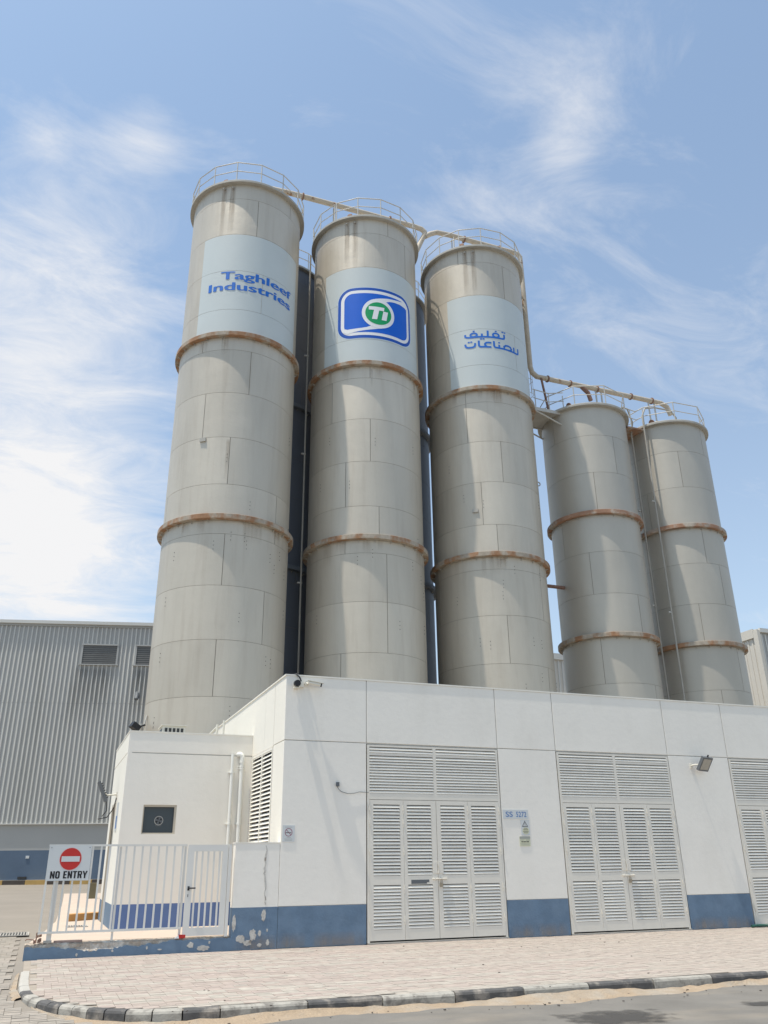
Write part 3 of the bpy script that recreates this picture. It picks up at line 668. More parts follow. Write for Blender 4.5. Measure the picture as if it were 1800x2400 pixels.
# ------------------------------------------------------------------ boundary wall piece, low plinth, fence, gate
BWALL = thing('boundary_wall', (4.3, 18.9, 0), 'short white wall stub with a long crack, between the gate and the building corner', 'wall')
def seam_wall(x0, x1, z0, z1, y0, y1, m, n): q = MB(); q.box(x0,x1,y0,y1,z0,z1); return q.build(n, m, BWALL)
seam_wall(3.85, 4.812, PZ+0.001, 2.02, YF+0.003, 19.07, plaster, 'upper_render'); seam_wall(3.848, 4.812, 0.0, PZ, YF, 19.071, blue_paint, 'base_band')
seam_wall(3.84, 4.812, 2.021, 2.045, YF-0.004, 19.08, plaster_w, 'capping')
def chip(pts, y, name, m, parent): q = MB(); n_ = len(pts); q.add([(x, y, z) for x, z in pts]+[(x, y+0.012, z) for x, z in pts], [tuple(range(n_))]+[(i, (i+1)%n_, (i+1)%n_+n_, i+n_) for i in range(n_)]); return q.build(name, m, parent, fix=True)
rc = random.Random(8); cr = []; z = 1.98; x = 4.50
left, right = [], []
while z > 0.80:
    w_ = 0.008+0.03*abs(math.sin(z*3.1))*rc.uniform(0.4,1.3)*(1.2 if z < 1.9 else 0.5); left.append((x-w_/2, z)); right.append((x+w_/2+0.008, z)); x += rc.uniform(-0.022,0.020); x = min(4.54, max(4.43, x)); z -= 0.05
chip(left+right[::-1], YF-0.004, 'crack', peel, BWALL)
def rough_patch(cx_, cz, rx, rz, seed, n=18):
    r_ = random.Random(seed); return [(cx_+rx*(0.7+0.45*r_.random())*math.cos(2*math.pi*k/n), cz+rz*(0.7+0.45*r_.random())*math.sin(2*math.pi*k/n)) for k in range(n)]
for cx_, cz, rx, rz, s_ in ((4.515,0.63,0.05,0.13,1),(4.30,0.27,0.07,0.12,2),(4.05,0.21,0.10,0.075,3),(4.20,0.13,0.09,0.06,4),(4.44,0.30,0.035,0.06,5),(4.62,0.12,0.035,0.06,6),(4.45,0.08,0.05,0.04,7),(4.60,0.35,0.02,0.03,8),(3.90,0.50,0.045,0.17,9)):
    chip(rough_patch(cx_, cz, rx, rz, s_), YF-0.007, 'paint_chip', peel, BWALL)
PL = thing('low_plinth_wall', (1.9, 18.9, 0), 'low blue painted plinth with broken concrete top, under the white fence', 'wall')
# front face outline with broken top
rp_ = random.Random(21); n_ = 90; tv = []
def brk(x):            # height of the blue paint edge
    return 0.25-0.025*abs(math.sin(x*7))-(0.035 if x < 2.5 else 0.0)-(0.085*math.exp(-((x-1.15)/0.42)**2))-(0.035*math.exp(-((x-1.9)/0.5)**2))
xs = [-0.05+3.898*i/n_ for i in range(n_+1)]
q = MB(); vs = []
for x in xs:
    zt = min(0.245, brk(x)+rp_.uniform(-0.014,0.012)); vs += [(x,YF+0.001,-0.02),(x,YF+0.001,zt),(x,YF+0.02,zt)]
q.add(vs, [(3*i,3*i+3,3*i+4,3*i+1) for i in range(n_)]+[(3*i+1,3*i+4,3*i+5,3*i+2) for i in range(n_)]); q.add([(-0.05,YF+0.001,-0.02),(-0.05,YF+0.24,-0.02),(-0.05,YF+0.24,0.2),(-0.05,YF+0.001,0.235)],[(0,1,2,3)])
q.build('blue_face', blue_paint, PL, fix=True)
q = MB(); vs = []; m_ = 6
for i, x in enumerate(xs):
    for j in range(m_+1):
        t_ = j/m_; yy = YF+0.012+0.27*t_
        zz_ = 0.262 if j > 1 else (0.20 if j == 0 else 0.252); zz_ += rp_.uniform(-0.010,0.008)*(1 if j < 3 else 0.4)
        if j == 0: zz_ = 0.10; yy = YF+0.006+rp_.uniform(0,0.008)
        vs.append((x, yy, zz_))
q.add(vs, [(i*(m_+1)+j, (i+1)*(m_+1)+j, (i+1)*(m_+1)+j+1, i*(m_+1)+j+1) for i in range(n_) for j in range(m_)])
q.build('broken_top', broken, PL, fix=True)
q = MB(); q.box(-0.045, 3.84, YF+0.03, YF+0.27, -0.02, 0.235); q.build('core', broken, PL)
for cx_, cz, rx, rz, s_ in ((2.20,0.12,0.02,0.03,31),(3.05,0.13,0.07,0.06,32),(3.30,0.07,0.13,0.05,33),(3.42,0.17,0.02,0.03,34),(1.55,0.09,0.02,0.025,35),(0.9,0.05,0.02,0.03,36),(2.45,0.08,0.04,0.015,37)):
    q = chip(rough_patch(cx_, cz, rx, rz, s_), YF-0.006, 'paint_chip', peel, PL)
FEN = thing('railing_fence', (1.5, YF+0.03, 0.26), 'white metal railing fence with vertical bars above the blue plinth', 'fence')
FY = YF+0.03
q = MB(); q.box(0.15, 2.84, FY-0.02, FY+0.02, 1.975, 2.012); q.build('top_rail', fence_m, FEN)
q = MB(); q.box(0.15, 2.84, FY-0.02, FY+0.02, 0.425, 0.465); q.build('bottom_rail', fence_m, FEN)
barm = MB(); barm.box(-0.0175,0.0175,-0.014,0.014,0,1.508); barme = barm.mesh('bar', fence_m)
for k in range(17):
    inst('bar', barme, FEN, (0.175+k*0.1612, FY, 0.466))
for x_, w_ in ((0.36,0.045),(1.52,0.02),(2.815,0.022)):
    q = MB(); q.box(x_-w_, x_+w_, FY+0.022, FY+0.07, 0.262, 1.97); q.build('post', fence_m, FEN)
GATE = thing('gate', (3.3, YF+0.03, 0.28), 'narrow white gate with a black handle, right end of the railing fence', 'gate')
q = MB(); frame_rect(q, 2.868, 3.70, 0.295, 2.0, 0.125, 0.11, 0.15, 0.13, FY-0.022, FY+0.022); q.build('gate_frame', fence_m, GATE)
gb = MB(); gb.box(-0.017,0.017,-0.012,0.012,0,1.423); gbm = gb.mesh('bar', fence_m)
for k in range(5): inst('bar', gbm, GATE, (2.993+0.6*(k+0.5)/5*1.0-0.0, FY, 0.446))
q = MB(); q.box(3.712, 3.775, FY-0.03, FY+0.03, 0.262, 2.005); q.build('gate_post', fence_m, GATE)
q = MB(); q.box(2.905,2.945,FY-0.03,FY-0.0221,1.13,1.21).tube([(2.925,FY-0.03,1.175),(2.925,FY-0.065,1.175),(3.06,FY-0.068,1.175)],0.014,8); q.box(2.915,2.928,FY-0.026,FY-0.0221,1.01,1.06); q.build('handle', black_m, GATE)
# no entry sign on the fence
NE = thing('no_entry_sign', (0.55, YF-0.02, 1.67), 'white NO ENTRY sign with a red disc on the left end of the fence', 'sign')
SYG = YF-0.005
q = MB(); q.box(0.16, 0.955, SYG-0.003, SYG, 1.352, 1.99); q.build('plate', sign_w, NE)
finish_flat([poly_mesh([circle(0.575,1.745,0.208,48)])], 'disc_rim', red_rim, NE, on_wall(SYG-0.0045))
finish_flat([poly_mesh([circle(0.575,1.745,0.199,48)])], 'red_disc', sign_red, NE, on_wall(SYG-0.006))
finish_flat([poly_mesh([[(0.405,1.695),(0.745,1.695),(0.745,1.793),(0.405,1.793)]])], 'white_bar', sign_w, NE, on_wall(SYG-0.0075))
def block(ch, x, w, z0, h, t):
    X = lambda a: x+a*w
    z1 = z0+h; zm = z0+h/2
    bar = lambda x0,x1,a,b: [(x0,a),(x1,a),(x1,b),(x0,b)]
    if ch == 'N': return [[bar(x,x+t,z0,z1)],[bar(x+w-t,x+w,z0,z1)],[[(x+t*0.9,z1),(x+t*0.9,z1-h*0.45),(x+w-t*0.9,z0),(x+w-t*0.9,z0+h*0.45)]]]
    if ch == 'O': return [[rrect(x,x+w,z0-0.002,z1+0.002,w*0.38),rrect(x+t,x+w-t,z0+t*0.75,z1-t*0.75,(w-2*t)*0.45)]]
    if ch == 'E': return [[bar(x,x+t,z0,z1)],[bar(x+t,x+w*0.95,z0,z0+t*0.75)],[bar(x+t,x+w*0.88,zm-t*0.35,zm+t*0.38)],[bar(x+t,x+w*0.95,z1-t*0.75,z1)]]
    if ch == 'T': return [[bar(x+w/2-t/2,x+w/2+t/2,z0,z1-t*0.75)],[bar(x,x+w,z1-t*0.75,z1)]]
    if ch == 'R': return [[bar(x,x+t,z0,z1)],[[(x+t,zm-t*0.35),(x+w*0.8,zm-t*0.35),(x+w,zm+t*0.1),(x+w,z1-t*0.6),(x+w*0.8,z1),(x+t,z1)],[(x+t+0.001,zm+t*0.38),(x+t+0.001,z1-t*0.7),(x+w*0.68,z1-t*0.7),(x+w*0.68,zm+t*0.38)]],[[(x+w*0.45,zm-t*0.36),(x+w-t*0.95,z0),(x+w*1.02,z0),(x+w*0.86,zm-t*0.36)]]]
    if ch == 'Y': return [[bar(x+w/2-t/2,x+w/2+t/2,z0,z0+h*0.42)],[[(x-t*0.15,z1),(x+t*0.9,z1),(x+w/2+t*0.1,z0+h*0.55),(x+w/2+t/2,z0+h*0.42),(x+w/2-t/2,z0+h*0.42)]],[[(x+w+t*0.15,z1),(x+w-t*0.9,z1),(x+w/2-t*0.1,z0+h*0.55),(x+w/2-t/2,z0+h*0.4201),(x+w/2+t/2,z0+h*0.4201)]]]
lx = 0.232; shp = []
for ch in 'NO ENTRY':
    if ch == ' ': lx += 0.052; continue
    w_ = {'N':0.085,'O':0.083,'E':0.070,'T':0.078,'R':0.082,'Y':0.088}[ch]
    shp += block(ch, lx, w_, 1.392, 0.132, 0.031); lx += w_+0.011
for k, sh in enumerate(shp): finish_flat([poly_mesh(sh)], 'lettering', ink, NE, on_wall(SYG-0.0045-0.0003*(k % 4)))
for x_ in (0.20, 0.915):
    q = MB(); q.box(x_-0.008,x_+0.008,SYG-0.007,SYG-0.0031,1.945,1.961); q.build('screw', grey_m, NE)
# small things on the plinth
q = MB(); q.box(2.80,2.93,YF-0.002,YF+0.07,0.263,0.325); rb_ = q.build('red_packet', sign_red, base=(2.86,YF+0.03,0.263)); tag(rb_, 'small red and white packet lying at the foot of the gate', 'packet')
rb_.rotation_euler = (0,0,0.12)
q = MB(); q.add([(2.70,YF+0.0,0.263),(2.80,YF-0.01,0.263),(2.80,YF+0.07,0.263),(2.79,YF+0.0,0.318),(2.795,YF+0.06,0.318)],[(0,1,3),(0,3,4,2),(1,2,4,3)]); q.build('white_end', sign_w, rb_, fix=True)
q = MB()
rr_ = random.Random(4)
for k in range(7): q.obox((0.16+rr_.uniform(-0.06,0.06),YF+0.08+rr_.uniform(-0.04,0.04),0.29+0.02*k*rr_.random()),(1,rr_.uniform(-1,1),0.3),(-0.3,1,0.2),(0,0.2,1),rr_.uniform(0.015,0.035),0.016,rr_.uniform(0.01,0.03))
q.tube([(0.14,YF+0.07,0.28),(0.14,YF+0.07,0.44),(0.17,YF+0.05,0.46)],0.014,6).tube([(0.10,YF+0.04,0.33),(0.03,YF+0.03,0.34),(-0.03,YF+0.05,0.345),(-0.05,YF+0.05,0.32)],0.010,6)
tag(q.build('rusty_hinge_scrap', rust_dirty, base=(0.15,YF+0.08,0.27)), 'broken rusty gate hinge scrap at the left end of the plinth', 'scrap metal')
q = MB(); q.box(0.46,0.98,YF+0.10,YF+0.15,0.264,0.30); tag(q.build('board', pinkboard, base=(0.7,YF+0.12,0.264)), 'dusty pink board lying on the plinth below the sign', 'board')
q = MB(); q.box(0.27,0.42,YF+0.05,YF+0.12,0.264,0.31); tag(q.build('concrete_block', kerb_conc, base=(0.35,YF+0.08,0.264)), 'small grey concrete block on the plinth beside the rusty scrap', 'block')

# ------------------------------------------------------------------ small annex
RX, RY, RT = 1.70, 22.10, 4.70
ANN = thing('annex_building', (3.2, 24, 0.27), 'small white flat roofed annex with a square dark window behind the fence', 'building')
def apanel(x0, x1, z0, z1, m=plaster, n='wall_panel', y0=RY, y1=RY+0.12): q = MB(); q.box(x0,x1,y0,y1,z0,z1); return q.build(n, m, ANN)
apanel(RX, XC-0.002, 4.212, RT); 
apanel(RX, 2.20, 0.781, 4.188); apanel(3.0, XC-0.002, 0.781, 4.188); apanel(2.2001, 2.9999, 2.98, 4.188); apanel(2.2001, 2.9999, 0.781, 2.31)
apanel(RX-0.002, XC-0.002, 0.272, 0.78, blue_dark, 'base_band', RY-0.003, RY+0.119)
apanel(RX+0.1, XC-0.002, 4.188, 4.212, joint_dark, 'joint', RY+0.018, RY+0.119); apanel(RX, RX+0.0999, 4.188, 4.212, plaster, 'joint', RY, RY+0.119)
def aside(y0, y1, z0, z1, m=plaster_w, n='wall_panel', x0=RX+0.0, x1=RX+0.12): q = MB(); q.box(x0,x1,y0,y1,z0,z1); return q.build(n, m, ANN)
aside(RY+0.121, 26.3, 4.212, RT); aside(RY+0.121, 24.25, 0.781, 4.188); aside(24.2501, 25.3499, 3.15, 4.188); aside(25.35, 26.3, 0.781, 4.188)
aside(RY+0.121, 26.3, 4.188, 4.212, joint_dark, 'joint', RX+0.015)
aside(RY+0.121, 24.25, 0.272, 0.78, blue_paint, 'base_band', RX-0.003); aside(25.35, 26.3, 0.272, 0.78, blue_paint, 'base_band', RX-0.003)
q = MB(); q.box(RX-0.015, RX+0.03, 24.252, 24.33, 0.272, 3.148).box(RX-0.015, RX+0.03, 25.27, 25.348, 0.272, 3.148).box(RX-0.015, RX+0.03, 24.331, 25.269, 3.08, 3.148); q.build('door_frame', trim_tan, ANN)
q = MB(); q.box(RX+0.05, RX+0.09, 24.331, 25.269, 0.272, 3.079); q.build('door', trim_tan, ANN)
q = MB(); q.box(RX-0.010, RX+0.13, RY-0.010, 26.31, RT+0.001, RT+0.03).box(RX+0.131, XC-0.002, RY-0.010, RY+0.13, RT+0.001, RT+0.03); q.build('parapet_cap', plaster_w, ANN)
q = MB(); q.box(RX+0.14, XC-0.004, RY+0.14, 26.2, 4.45, 4.5); q.build('roof', kerb_conc, ANN)
q = MB(); q.box(RX+0.14, XC-0.004, 26.15, 26.29, 0.272, RT); q.box(RX+0.13,XC-0.004,RY+0.3,RY+0.32,0.3,4.4); q.build('back_wall', plaster_w, ANN)
# window with exhaust fan
q = MB(); frame_rect(q, 2.201, 2.999, 2.311, 2.979, 0.025, 0.05, 0.03, 0.045, RY+0.02, RY+0.10); wf = q.build('window', trim_tan, ANN)
q = MB(); q.box(2.226, 2.949, RY+0.085, RY+0.095, 2.341, 2.934); q.build('pane', win_d, wf)
q = MB(); q.tube([(2.60,RY+0.07,2.62),(2.60,RY+0.084,2.62)],0.10,28); q.build('fan_housing', grey_m, wf)
finish_flat([poly_mesh([circle(2.60,2.62,0.106,32),circle(2.60,2.62,0.094,32)])], 'fan_ring', rail_m, wf, on_wall(RY+0.066))
fb = []
for k in range(4):
    t0_ = R(90*k+20); fb.append(poly_mesh([[(2.60+0.015*math.cos(t0_),2.62+0.015*math.sin(t0_)),(2.60+0.085*math.cos(t0_-0.25),2.62+0.085*math.sin(t0_-0.25)),(2.60+0.085*math.cos(t0_+0.55),2.62+0.085*math.sin(t0_+0.55))]]))
finish_flat(fb, 'fan_blades', black_m, wf, on_wall(RY+0.067))
q = MB(); q.box(2.53,2.67,RY+0.068,RY+0.0845,2.495,2.512); q.build('fan_shelf', grey_m, wf)
# drain pipes down the annex corner
for xp, zt, rr0, bend in ((4.30, 4.235, 0.042, False), (4.545, 4.17, 0.052, True)):
    q = MB(); yp = RY-0.07
    if bend: q.tube([(xp-0.08,RY+0.02,4.225),(xp-0.08,yp+0.02,4.225),(xp-0.05,yp,4.23),(xp-0.01,yp,4.20),(xp,yp,4.13)],rr0+0.012,12); q.tube([(xp,yp,4.13),(xp,yp,4.02)],rr0+0.015,12).tube([(xp,yp,4.02),(xp,yp,0.272)],rr0,12)
    else: q.tube([(xp,yp,zt),(xp,yp,0.272)],rr0,12)
    dp_ = q.build('drainpipe', pvc, ANN)
    for z_ in ((3.78,2.55,1.2) if not bend else (3.93,3.88,2.55,1.2)):
        c_ = MB(); c_.tube([(xp,yp,z_-0.02),(xp,yp,z_+0.02)],rr0+0.012,12).box(xp-0.085,xp+0.085,yp+0.02,RY-0.001,z_-0.012,z_+0.012); c_.build('clamp', pvc, dp_)
# blue notice on the annex side, air conditioner and vent on roof
q = MB(); q.box(RX-0.012, RX-0.001, 23.15, 23.62, 2.42, 3.10); ns = q.build('notice_plate', sign_w, base=(RX,23.4,2.7)); tag(ns, 'narrow notice plate on the left side wall of the annex', 'sign')
q = MB(); q.box(RX-0.015, RX-0.0125, 23.2, 23.57, 2.48, 2.78); q.build('blue_field', ink_blue, ns)
AC = thing('air_conditioner', (2.9, 23.6, 4.5), 'cream air conditioner box on the annex roof, in front of the leftmost silo', 'air conditioner')
q = MB(); q.box(2.62,3.22,23.3,24.0,4.52,5.06); q.build('casing', cream_m, AC)
q = MB(); q.box(2.585,3.255,23.26,24.04,5.061,5.085); q.build('top', cream_m, AC)
for k in range(5):
    q = MB(); q.box(2.68+k*0.105,2.745+k*0.105,23.285,23.2995,4.72,5.0); q.build('slot', interior, AC)
q = MB(); q.box(2.61,2.6195,23.4,23.9,4.7,5.0); q.build('side_slot', grey_m, AC)
VB = thing('roof_vent', (4.0, 25.0, 4.5), 'small white bracketed vent on the annex roof beside the substation wall', 'vent')
q = MB(); q.box(3.78,4.06,24.85,25.15,4.5,5.12); q.build('duct', cream_m, VB); q = MB(); q.box(3.83,4.0,24.84,24.849,4.9,5.07); q.build('opening', grey_m, VB)
q = MB(); q.tube([(4.30,24.6,4.5),(4.30,24.6,5.35)],0.035,8).tube([(4.45,24.4,4.5),(4.45,24.4,5.45)],0.03,8).tube([(4.06,25.0,5.0),(4.3,24.7,5.28)],0.03,8); q.build('pipe', cream_m, VB)

# ------------------------------------------------------------------ fittings on the substation wall
CC = thing('cctv_camera', (5.5, YF-0.1, 5.45), 'white bullet security camera near the top corner, pointing right', 'security camera')
q = MB(); q.tube([(5.30,YF-0.001,5.50),(5.30,YF-0.04,5.50)],0.055,14).tube([(5.30,YF-0.04,5.50),(5.33,YF-0.12,5.47)],0.022,8); q.build('mount', cream_m, CC)
q = MB(); q.tube([(5.31,YF-0.13,5.505),(5.60,YF-0.17,5.455)],0.042,14); q.build('body', cream_m, CC)
q = MB(); q.tube([(5.595,YF-0.169,5.452),(5.63,YF-0.175,5.447)],0.040,14); q.build('lens', black_m, CC)
q = MB(); q.obox((5.49,YF-0.155,5.515),(0.29,-0.04,-0.05),(0.04,0.29,0),(0,0,1),0.19,0.052,0.005); q.build('sun_shade', cream_m, CC)
C2 = thing('cctv_camera', (5.05, YF-0.1, 5.45), 'dark hooded security camera left of the junction box at the corner', 'security camera')
q = MB(); q.tube([(5.045,YF-0.09,5.47),(5.045,YF-0.20,5.46)],0.075,14); q.build('body', black_m, C2)
q = MB(); q.tube([(5.045,YF-0.001,5.46),(5.045,YF-0.089,5.46)],0.03,10).box(4.98,5.11,YF-0.14,YF-0.02,5.36,5.385); q.build('bracket', cream_m, C2)
q = MB(); q.box(5.115,5.225,YF-0.07,YF-0.001,5.40,5.53); jb = q.build('junction_box', cream_m, base=(5.17,YF,5.46)); tag(jb, 'cream junction box between the two corner cameras', 'junction box')
q = MB(); q.tube([(5.00,YF+0.10,TOP+0.05),(5.05,YF-0.02,TOP+0.045),(5.12,YF-0.06,TOP-0.03),(5.17,YF-0.05,TOP-0.13)],0.017,8).tube([(5.05,YF-0.03,5.42),(5.12,YF-0.03,5.42)],0.012,6); q.build('cable', black_m, jb)
FL = thing('floodlight', (16.4, YF, 3.95), 'square grey floodlight on a short arm between the second and third doors', 'floodlight')
q = MB(); q.box(16.09,16.17,YF-0.02,YF-0.001,3.88,4.0).tube([(16.13,YF-0.02,3.95),(16.13,YF-0.16,3.96),(16.30,YF-0.22,3.96)],0.020,8); q.build('arm', pipe_m if False else cream_m, FL)
fd = Vector((0.10,-0.80,-0.58)).normalized(); fx = Vector((0.985,0.14,-0.04)).normalized(); fx = (fx-fd*fx.dot(fd)).normalized(); fz = fd.cross(fx)*-1
fc = Vector((16.37,YF-0.27,3.98))
q = MB(); q.obox(fc, fx, fd, fz, 0.185, 0.04, 0.20); q.build('housing', grey_m, FL)
q = MB(); q.obox(fc+fd*0.041, fx, fd, fz, 0.145, 0.004, 0.155); q.build('glass', lamp_glass, FL)
q = MB(); q.tube([fc-fz*0.195, fc-fz*0.26],0.022,8); q.build('knob', black_m, FL)
F2 = thing('floodlight', (RX, 24.1, 3.35), 'thin dark floodlight seen edge on at the left side of the annex', 'floodlight')
q = MB(); q.obox((RX-0.38,24.2,3.42),(0.0,1,0),(-0.90,0,-0.42),(0.42,0,-0.90),0.17,0.035,0.27); q.build('housing', grey_m, F2)
for k in range(7):
    c_ = Vector((RX-0.38,24.2,3.42))+Vector((0.90,0,0.42))*0.05+Vector((0.42,0,-0.90))*(-0.2+0.065*k); q = MB(); q.obox(c_,(0,1,0),(-0.90,0,-0.42),(0.42,0,-0.90),0.15,0.02,0.010); q.build('cooling_fin', black_m, F2)
q = MB(); q.tube([(RX-0.001,24.2,3.36),(RX-0.25,24.2,3.33),(RX-0.32,24.2,3.38)],0.022,8).box(RX-0.02,RX-0.001,24.13,24.27,3.24,3.42); q.build('bracket', cream_m, F2)
q = MB(); q.tube([(RX-0.02,24.05,3.26),(RX-0.06,24.05,3.0),(RX-0.2,24.1,2.78),(RX-0.42,24.15,2.74)],0.014,6).tube([(RX-0.26,24.2,3.2),(RX-0.22,24.15,2.95),(RX-0.33,24.1,2.8)],0.012,6); q.build('cable', black_m, F2)
q = MB(); q.box(6.06,6.13,YF-0.045,YF-0.001,3.22,3.31); sb = q.build('sensor_box', grey_m, base=(6.1,YF,3.26)); tag(sb, 'tiny dark sensor box with a dangling wire left of the first door', 'sensor')
q = MB(); q.tube([(6.09,YF-0.02,3.22),(6.11,YF-0.02,3.17),(6.18,YF-0.02,3.11),(6.33,YF-0.02,3.07),(6.48,YF-0.02,3.075),(6.62,YF-0.02,3.11),(6.74,YF-0.02,3.105),(6.84,YF-0.025,3.10)],0.006,6); q.build('wire', grey_m, sb)
# signs
SS = thing('number_sign', (10.62, YF, 2.67), 'white plate reading SS 5272 right of the first door', 'sign')
q = MB(); q.box(10.285,10.98,YF-0.010,YF-0.001,2.56,2.77); q.build('plate', sign_w, SS)
finish_flat([text_mesh('SS', 10.36, 10.555, 2.602, 2.725, bold=0.012)], 'lettering', ink_blue, SS, on_wall(YF-0.0115))
finish_flat([text_mesh('5272', 10.645, 10.93, 2.602, 2.725, bold=0.012)], 'lettering', ink_blue, SS, on_wall(YF-0.0115))
WS = thing('warning_sign', (10.87, YF, 2.38), 'small high voltage warning sign with a triangle below the SS 5272 plate', 'sign')
q = MB(); q.box(10.76,11.0,YF-0.008,YF-0.001,2.19,2.53); q.build('plate', sign_w, WS)
finish_flat([poly_mesh([[(10.79,2.385),(10.955,2.385),(10.872,2.52)],[(10.812,2.399),(10.933,2.399),(10.872,2.497)]])], 'triangle', ink, WS, on_wall(YF-0.0095))
finish_flat([poly_mesh([[(10.868,2.478),(10.885,2.44),(10.876,2.438),(10.886,2.405),(10.862,2.443),(10.872,2.445),(10.860,2.478)]])], 'bolt_symbol', ink, WS, on_wall(YF-0.0095))
finish_flat([poly_mesh([circle(10.885,2.29,0.092,24,0.082)])], 'yellow_patch', yel, WS, on_wall(YF-0.0095))
for k, (w_, z_) in enumerate(((0.10,2.345),(0.13,2.310),(0.15,2.275),(0.12,2.240))):
    finish_flat([poly_mesh([[(10.885-w_/2,z_),(10.885+w_/2,z_),(10.885+w_/2,z_+0.011),(10.885-w_/2,z_+0.011)]])], 'text_line', ink, WS, on_wall(YF-0.011))
LB = thing('meter_label', (10.85, YF, 2.05), 'pale yellow printed label under the warning sign', 'label')
q = MB(); q.box(10.70,10.99,YF-0.008,YF-0.001,1.945,2.165); q.build('plate', yel, LB)
finish_flat([poly_mesh([[(10.70,2.11),(10.99,2.11),(10.99,2.165),(10.70,2.165)]])], 'grey_header', grey_ink, LB, on_wall(YF-0.0095))
for x0_, x1_, z_ in ((10.71,10.83,2.088),(10.87,10.98,2.088),(10.71,10.80,2.072),(10.87,10.98,2.072),(10.74,10.79,2.035),(10.80,10.87,2.035),(10.88,10.95,2.035),(10.71,10.98,2.008),(10.72,10.97,1.988),(10.72,10.97,1.968)):
    h_ = 0.020 if z_ == 2.035 else 0.006
    finish_flat([poly_mesh([[(x0_,z_),(x1_,z_),(x1_,z_+h_),(x0_,z_+h_)]])], 'text_line', grey_ink if h_ < 0.01 else ink, LB, on_wall(YF-0.011))
NS = thing('no_smoking_sign', (4.98, YF, 2.2), 'small faded no smoking sign at the corner above the boundary wall', 'sign')
q = MB(); q.box(4.855,5.125,YF-0.010,YF-0.001,2.055,2.39); q.build('plate', sign_w, NS)
finish_flat([poly_mesh([circle(4.99,2.245,0.085,36),circle(4.99,2.245,0.070,36)]), poly_mesh([[(4.935,2.29),(4.945,2.30),(5.045,2.20),(5.035,2.19)]])], 'prohibition_ring', ink_purple, NS, on_wall(YF-0.0115))
finish_flat([poly_mesh([[(4.925,2.23),(5.05,2.23),(5.05,2.243),(4.925,2.243)]])], 'cigarette', ink, NS, on_wall(YF-0.0105))
for x0_, x1_, z_ in ((4.91,5.07,2.345),(4.95,5.04,2.135),(4.90,5.08,2.105),(4.91,5.07,2.080)):
    finish_flat([poly_mesh([[(x0_,z_),(x1_,z_),(x1_,z_+0.008),(x0_,z_+0.008)]])], 'text_line', grey_ink, NS, on_wall(YF-0.0115))
q = MB(); q.tube([(17.10,18.60,0.035),(17.30,18.62,0.045),(17.5,18.55,0.05),(17.66,18.3,0.035),(17.72,17.9,0.03),(17.9,17.2,0.03),(18.3,16.3,0.03)],0.034,10)
tag(q.build('garden_hose', hose_m, base=(17.3,18.5,0)), 'dark green hose end lying on the pavement at the right edge', 'hose')
# flat translucent stain sheet laid on a wall
def wall_stain(x0, x1, z0, z1, shift, m, y=YF-0.003, parent=SUB, name='run_stain'):
    me = bpy.data.meshes.new(name); pw = wloc(parent)
    me.from_pydata([tuple(Vector(p)-pw) for p in ((x0+shift,y,z0),(x1+shift,y,z0),(x1,y,z1),(x0,y,z1))], [], [(0,1,2,3)])
    uv = me.uv_layers.new(name='UVMap')
    for l, c_ in zip(uv.data, ((0,0),(1,0),(1,1),(0,1))): l.uv = c_
    me.materials.append(m); o = bpy.data.objects.new(name, me); COL.objects.link(o); o.parent = parent; return o

# ------------------------------------------------------------------ silos
BIG = [30.53,29.67,27.63,25.60,23.55,22.10,21.50,19.43,17.37,15.30,13.77,13.22,11.17,9.12,7.07,5.02,2.97,0.9,0.0]
SMALL = [22.76,21.07,19.04,16.78,14.95,12.90,10.83,8.78,6.73,4.68,2.63,0.58,0.0]
PM = {}
GAPZ = 0.013
def plate(h, Rr, m=None):
    k = (round(h,2), Rr, m is None)
    if k not in PM:
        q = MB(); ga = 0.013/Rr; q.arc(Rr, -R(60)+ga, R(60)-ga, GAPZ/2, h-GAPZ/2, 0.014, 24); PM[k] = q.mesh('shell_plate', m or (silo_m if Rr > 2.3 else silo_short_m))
    return PM[k]
def ring_mesh(Rb, Rf, zt, zb, c, m, parent, name='ring_flange'):
    q = MB(); q.lathe([(Rb-0.02,zt),(Rf-0.01,zt),(Rf,zt-0.012)], c, 96, False); q.lathe([(Rf,zt-0.012),(Rf,zb+0.012)], c, 96, True); q.lathe([(Rf,zb+0.012),(Rf-0.012,zb),(Rb-0.02,zb)], c, 96, False)
    return q.build(name, m, parent, fix=False)
RM = {}
def railing(parent, c, Rr, z0, ang0, n, h=1.08):
    rl = MB(); P2 = [(c[0]+Rr*math.sin(ang0+2*math.pi*k/n), c[1]-Rr*math.cos(ang0+2*math.pi*k/n)) for k in range(n)]
    t = MB(); t.tube([(x,y_,z0+h) for x,y_ in P2+[P2[0]]], 0.026, 6, cap=False); tr_ = t.build('top_rail', rail_m, parent)
    t = MB(); t.tube([(x,y_,z0+h*0.52) for x,y_ in P2+[P2[0]]], 0.022, 6, cap=False); t.build('mid_rail', rail_m, parent)
    if h not in RM: q = MB(); q.tube([(0,0,-0.05),(0,0,h)],0.026,6); RM[h] = q.mesh('rail_post', rail_m)
    for x, y_ in P2: inst('rail_post', RM[h], parent, (x, y_, z0))
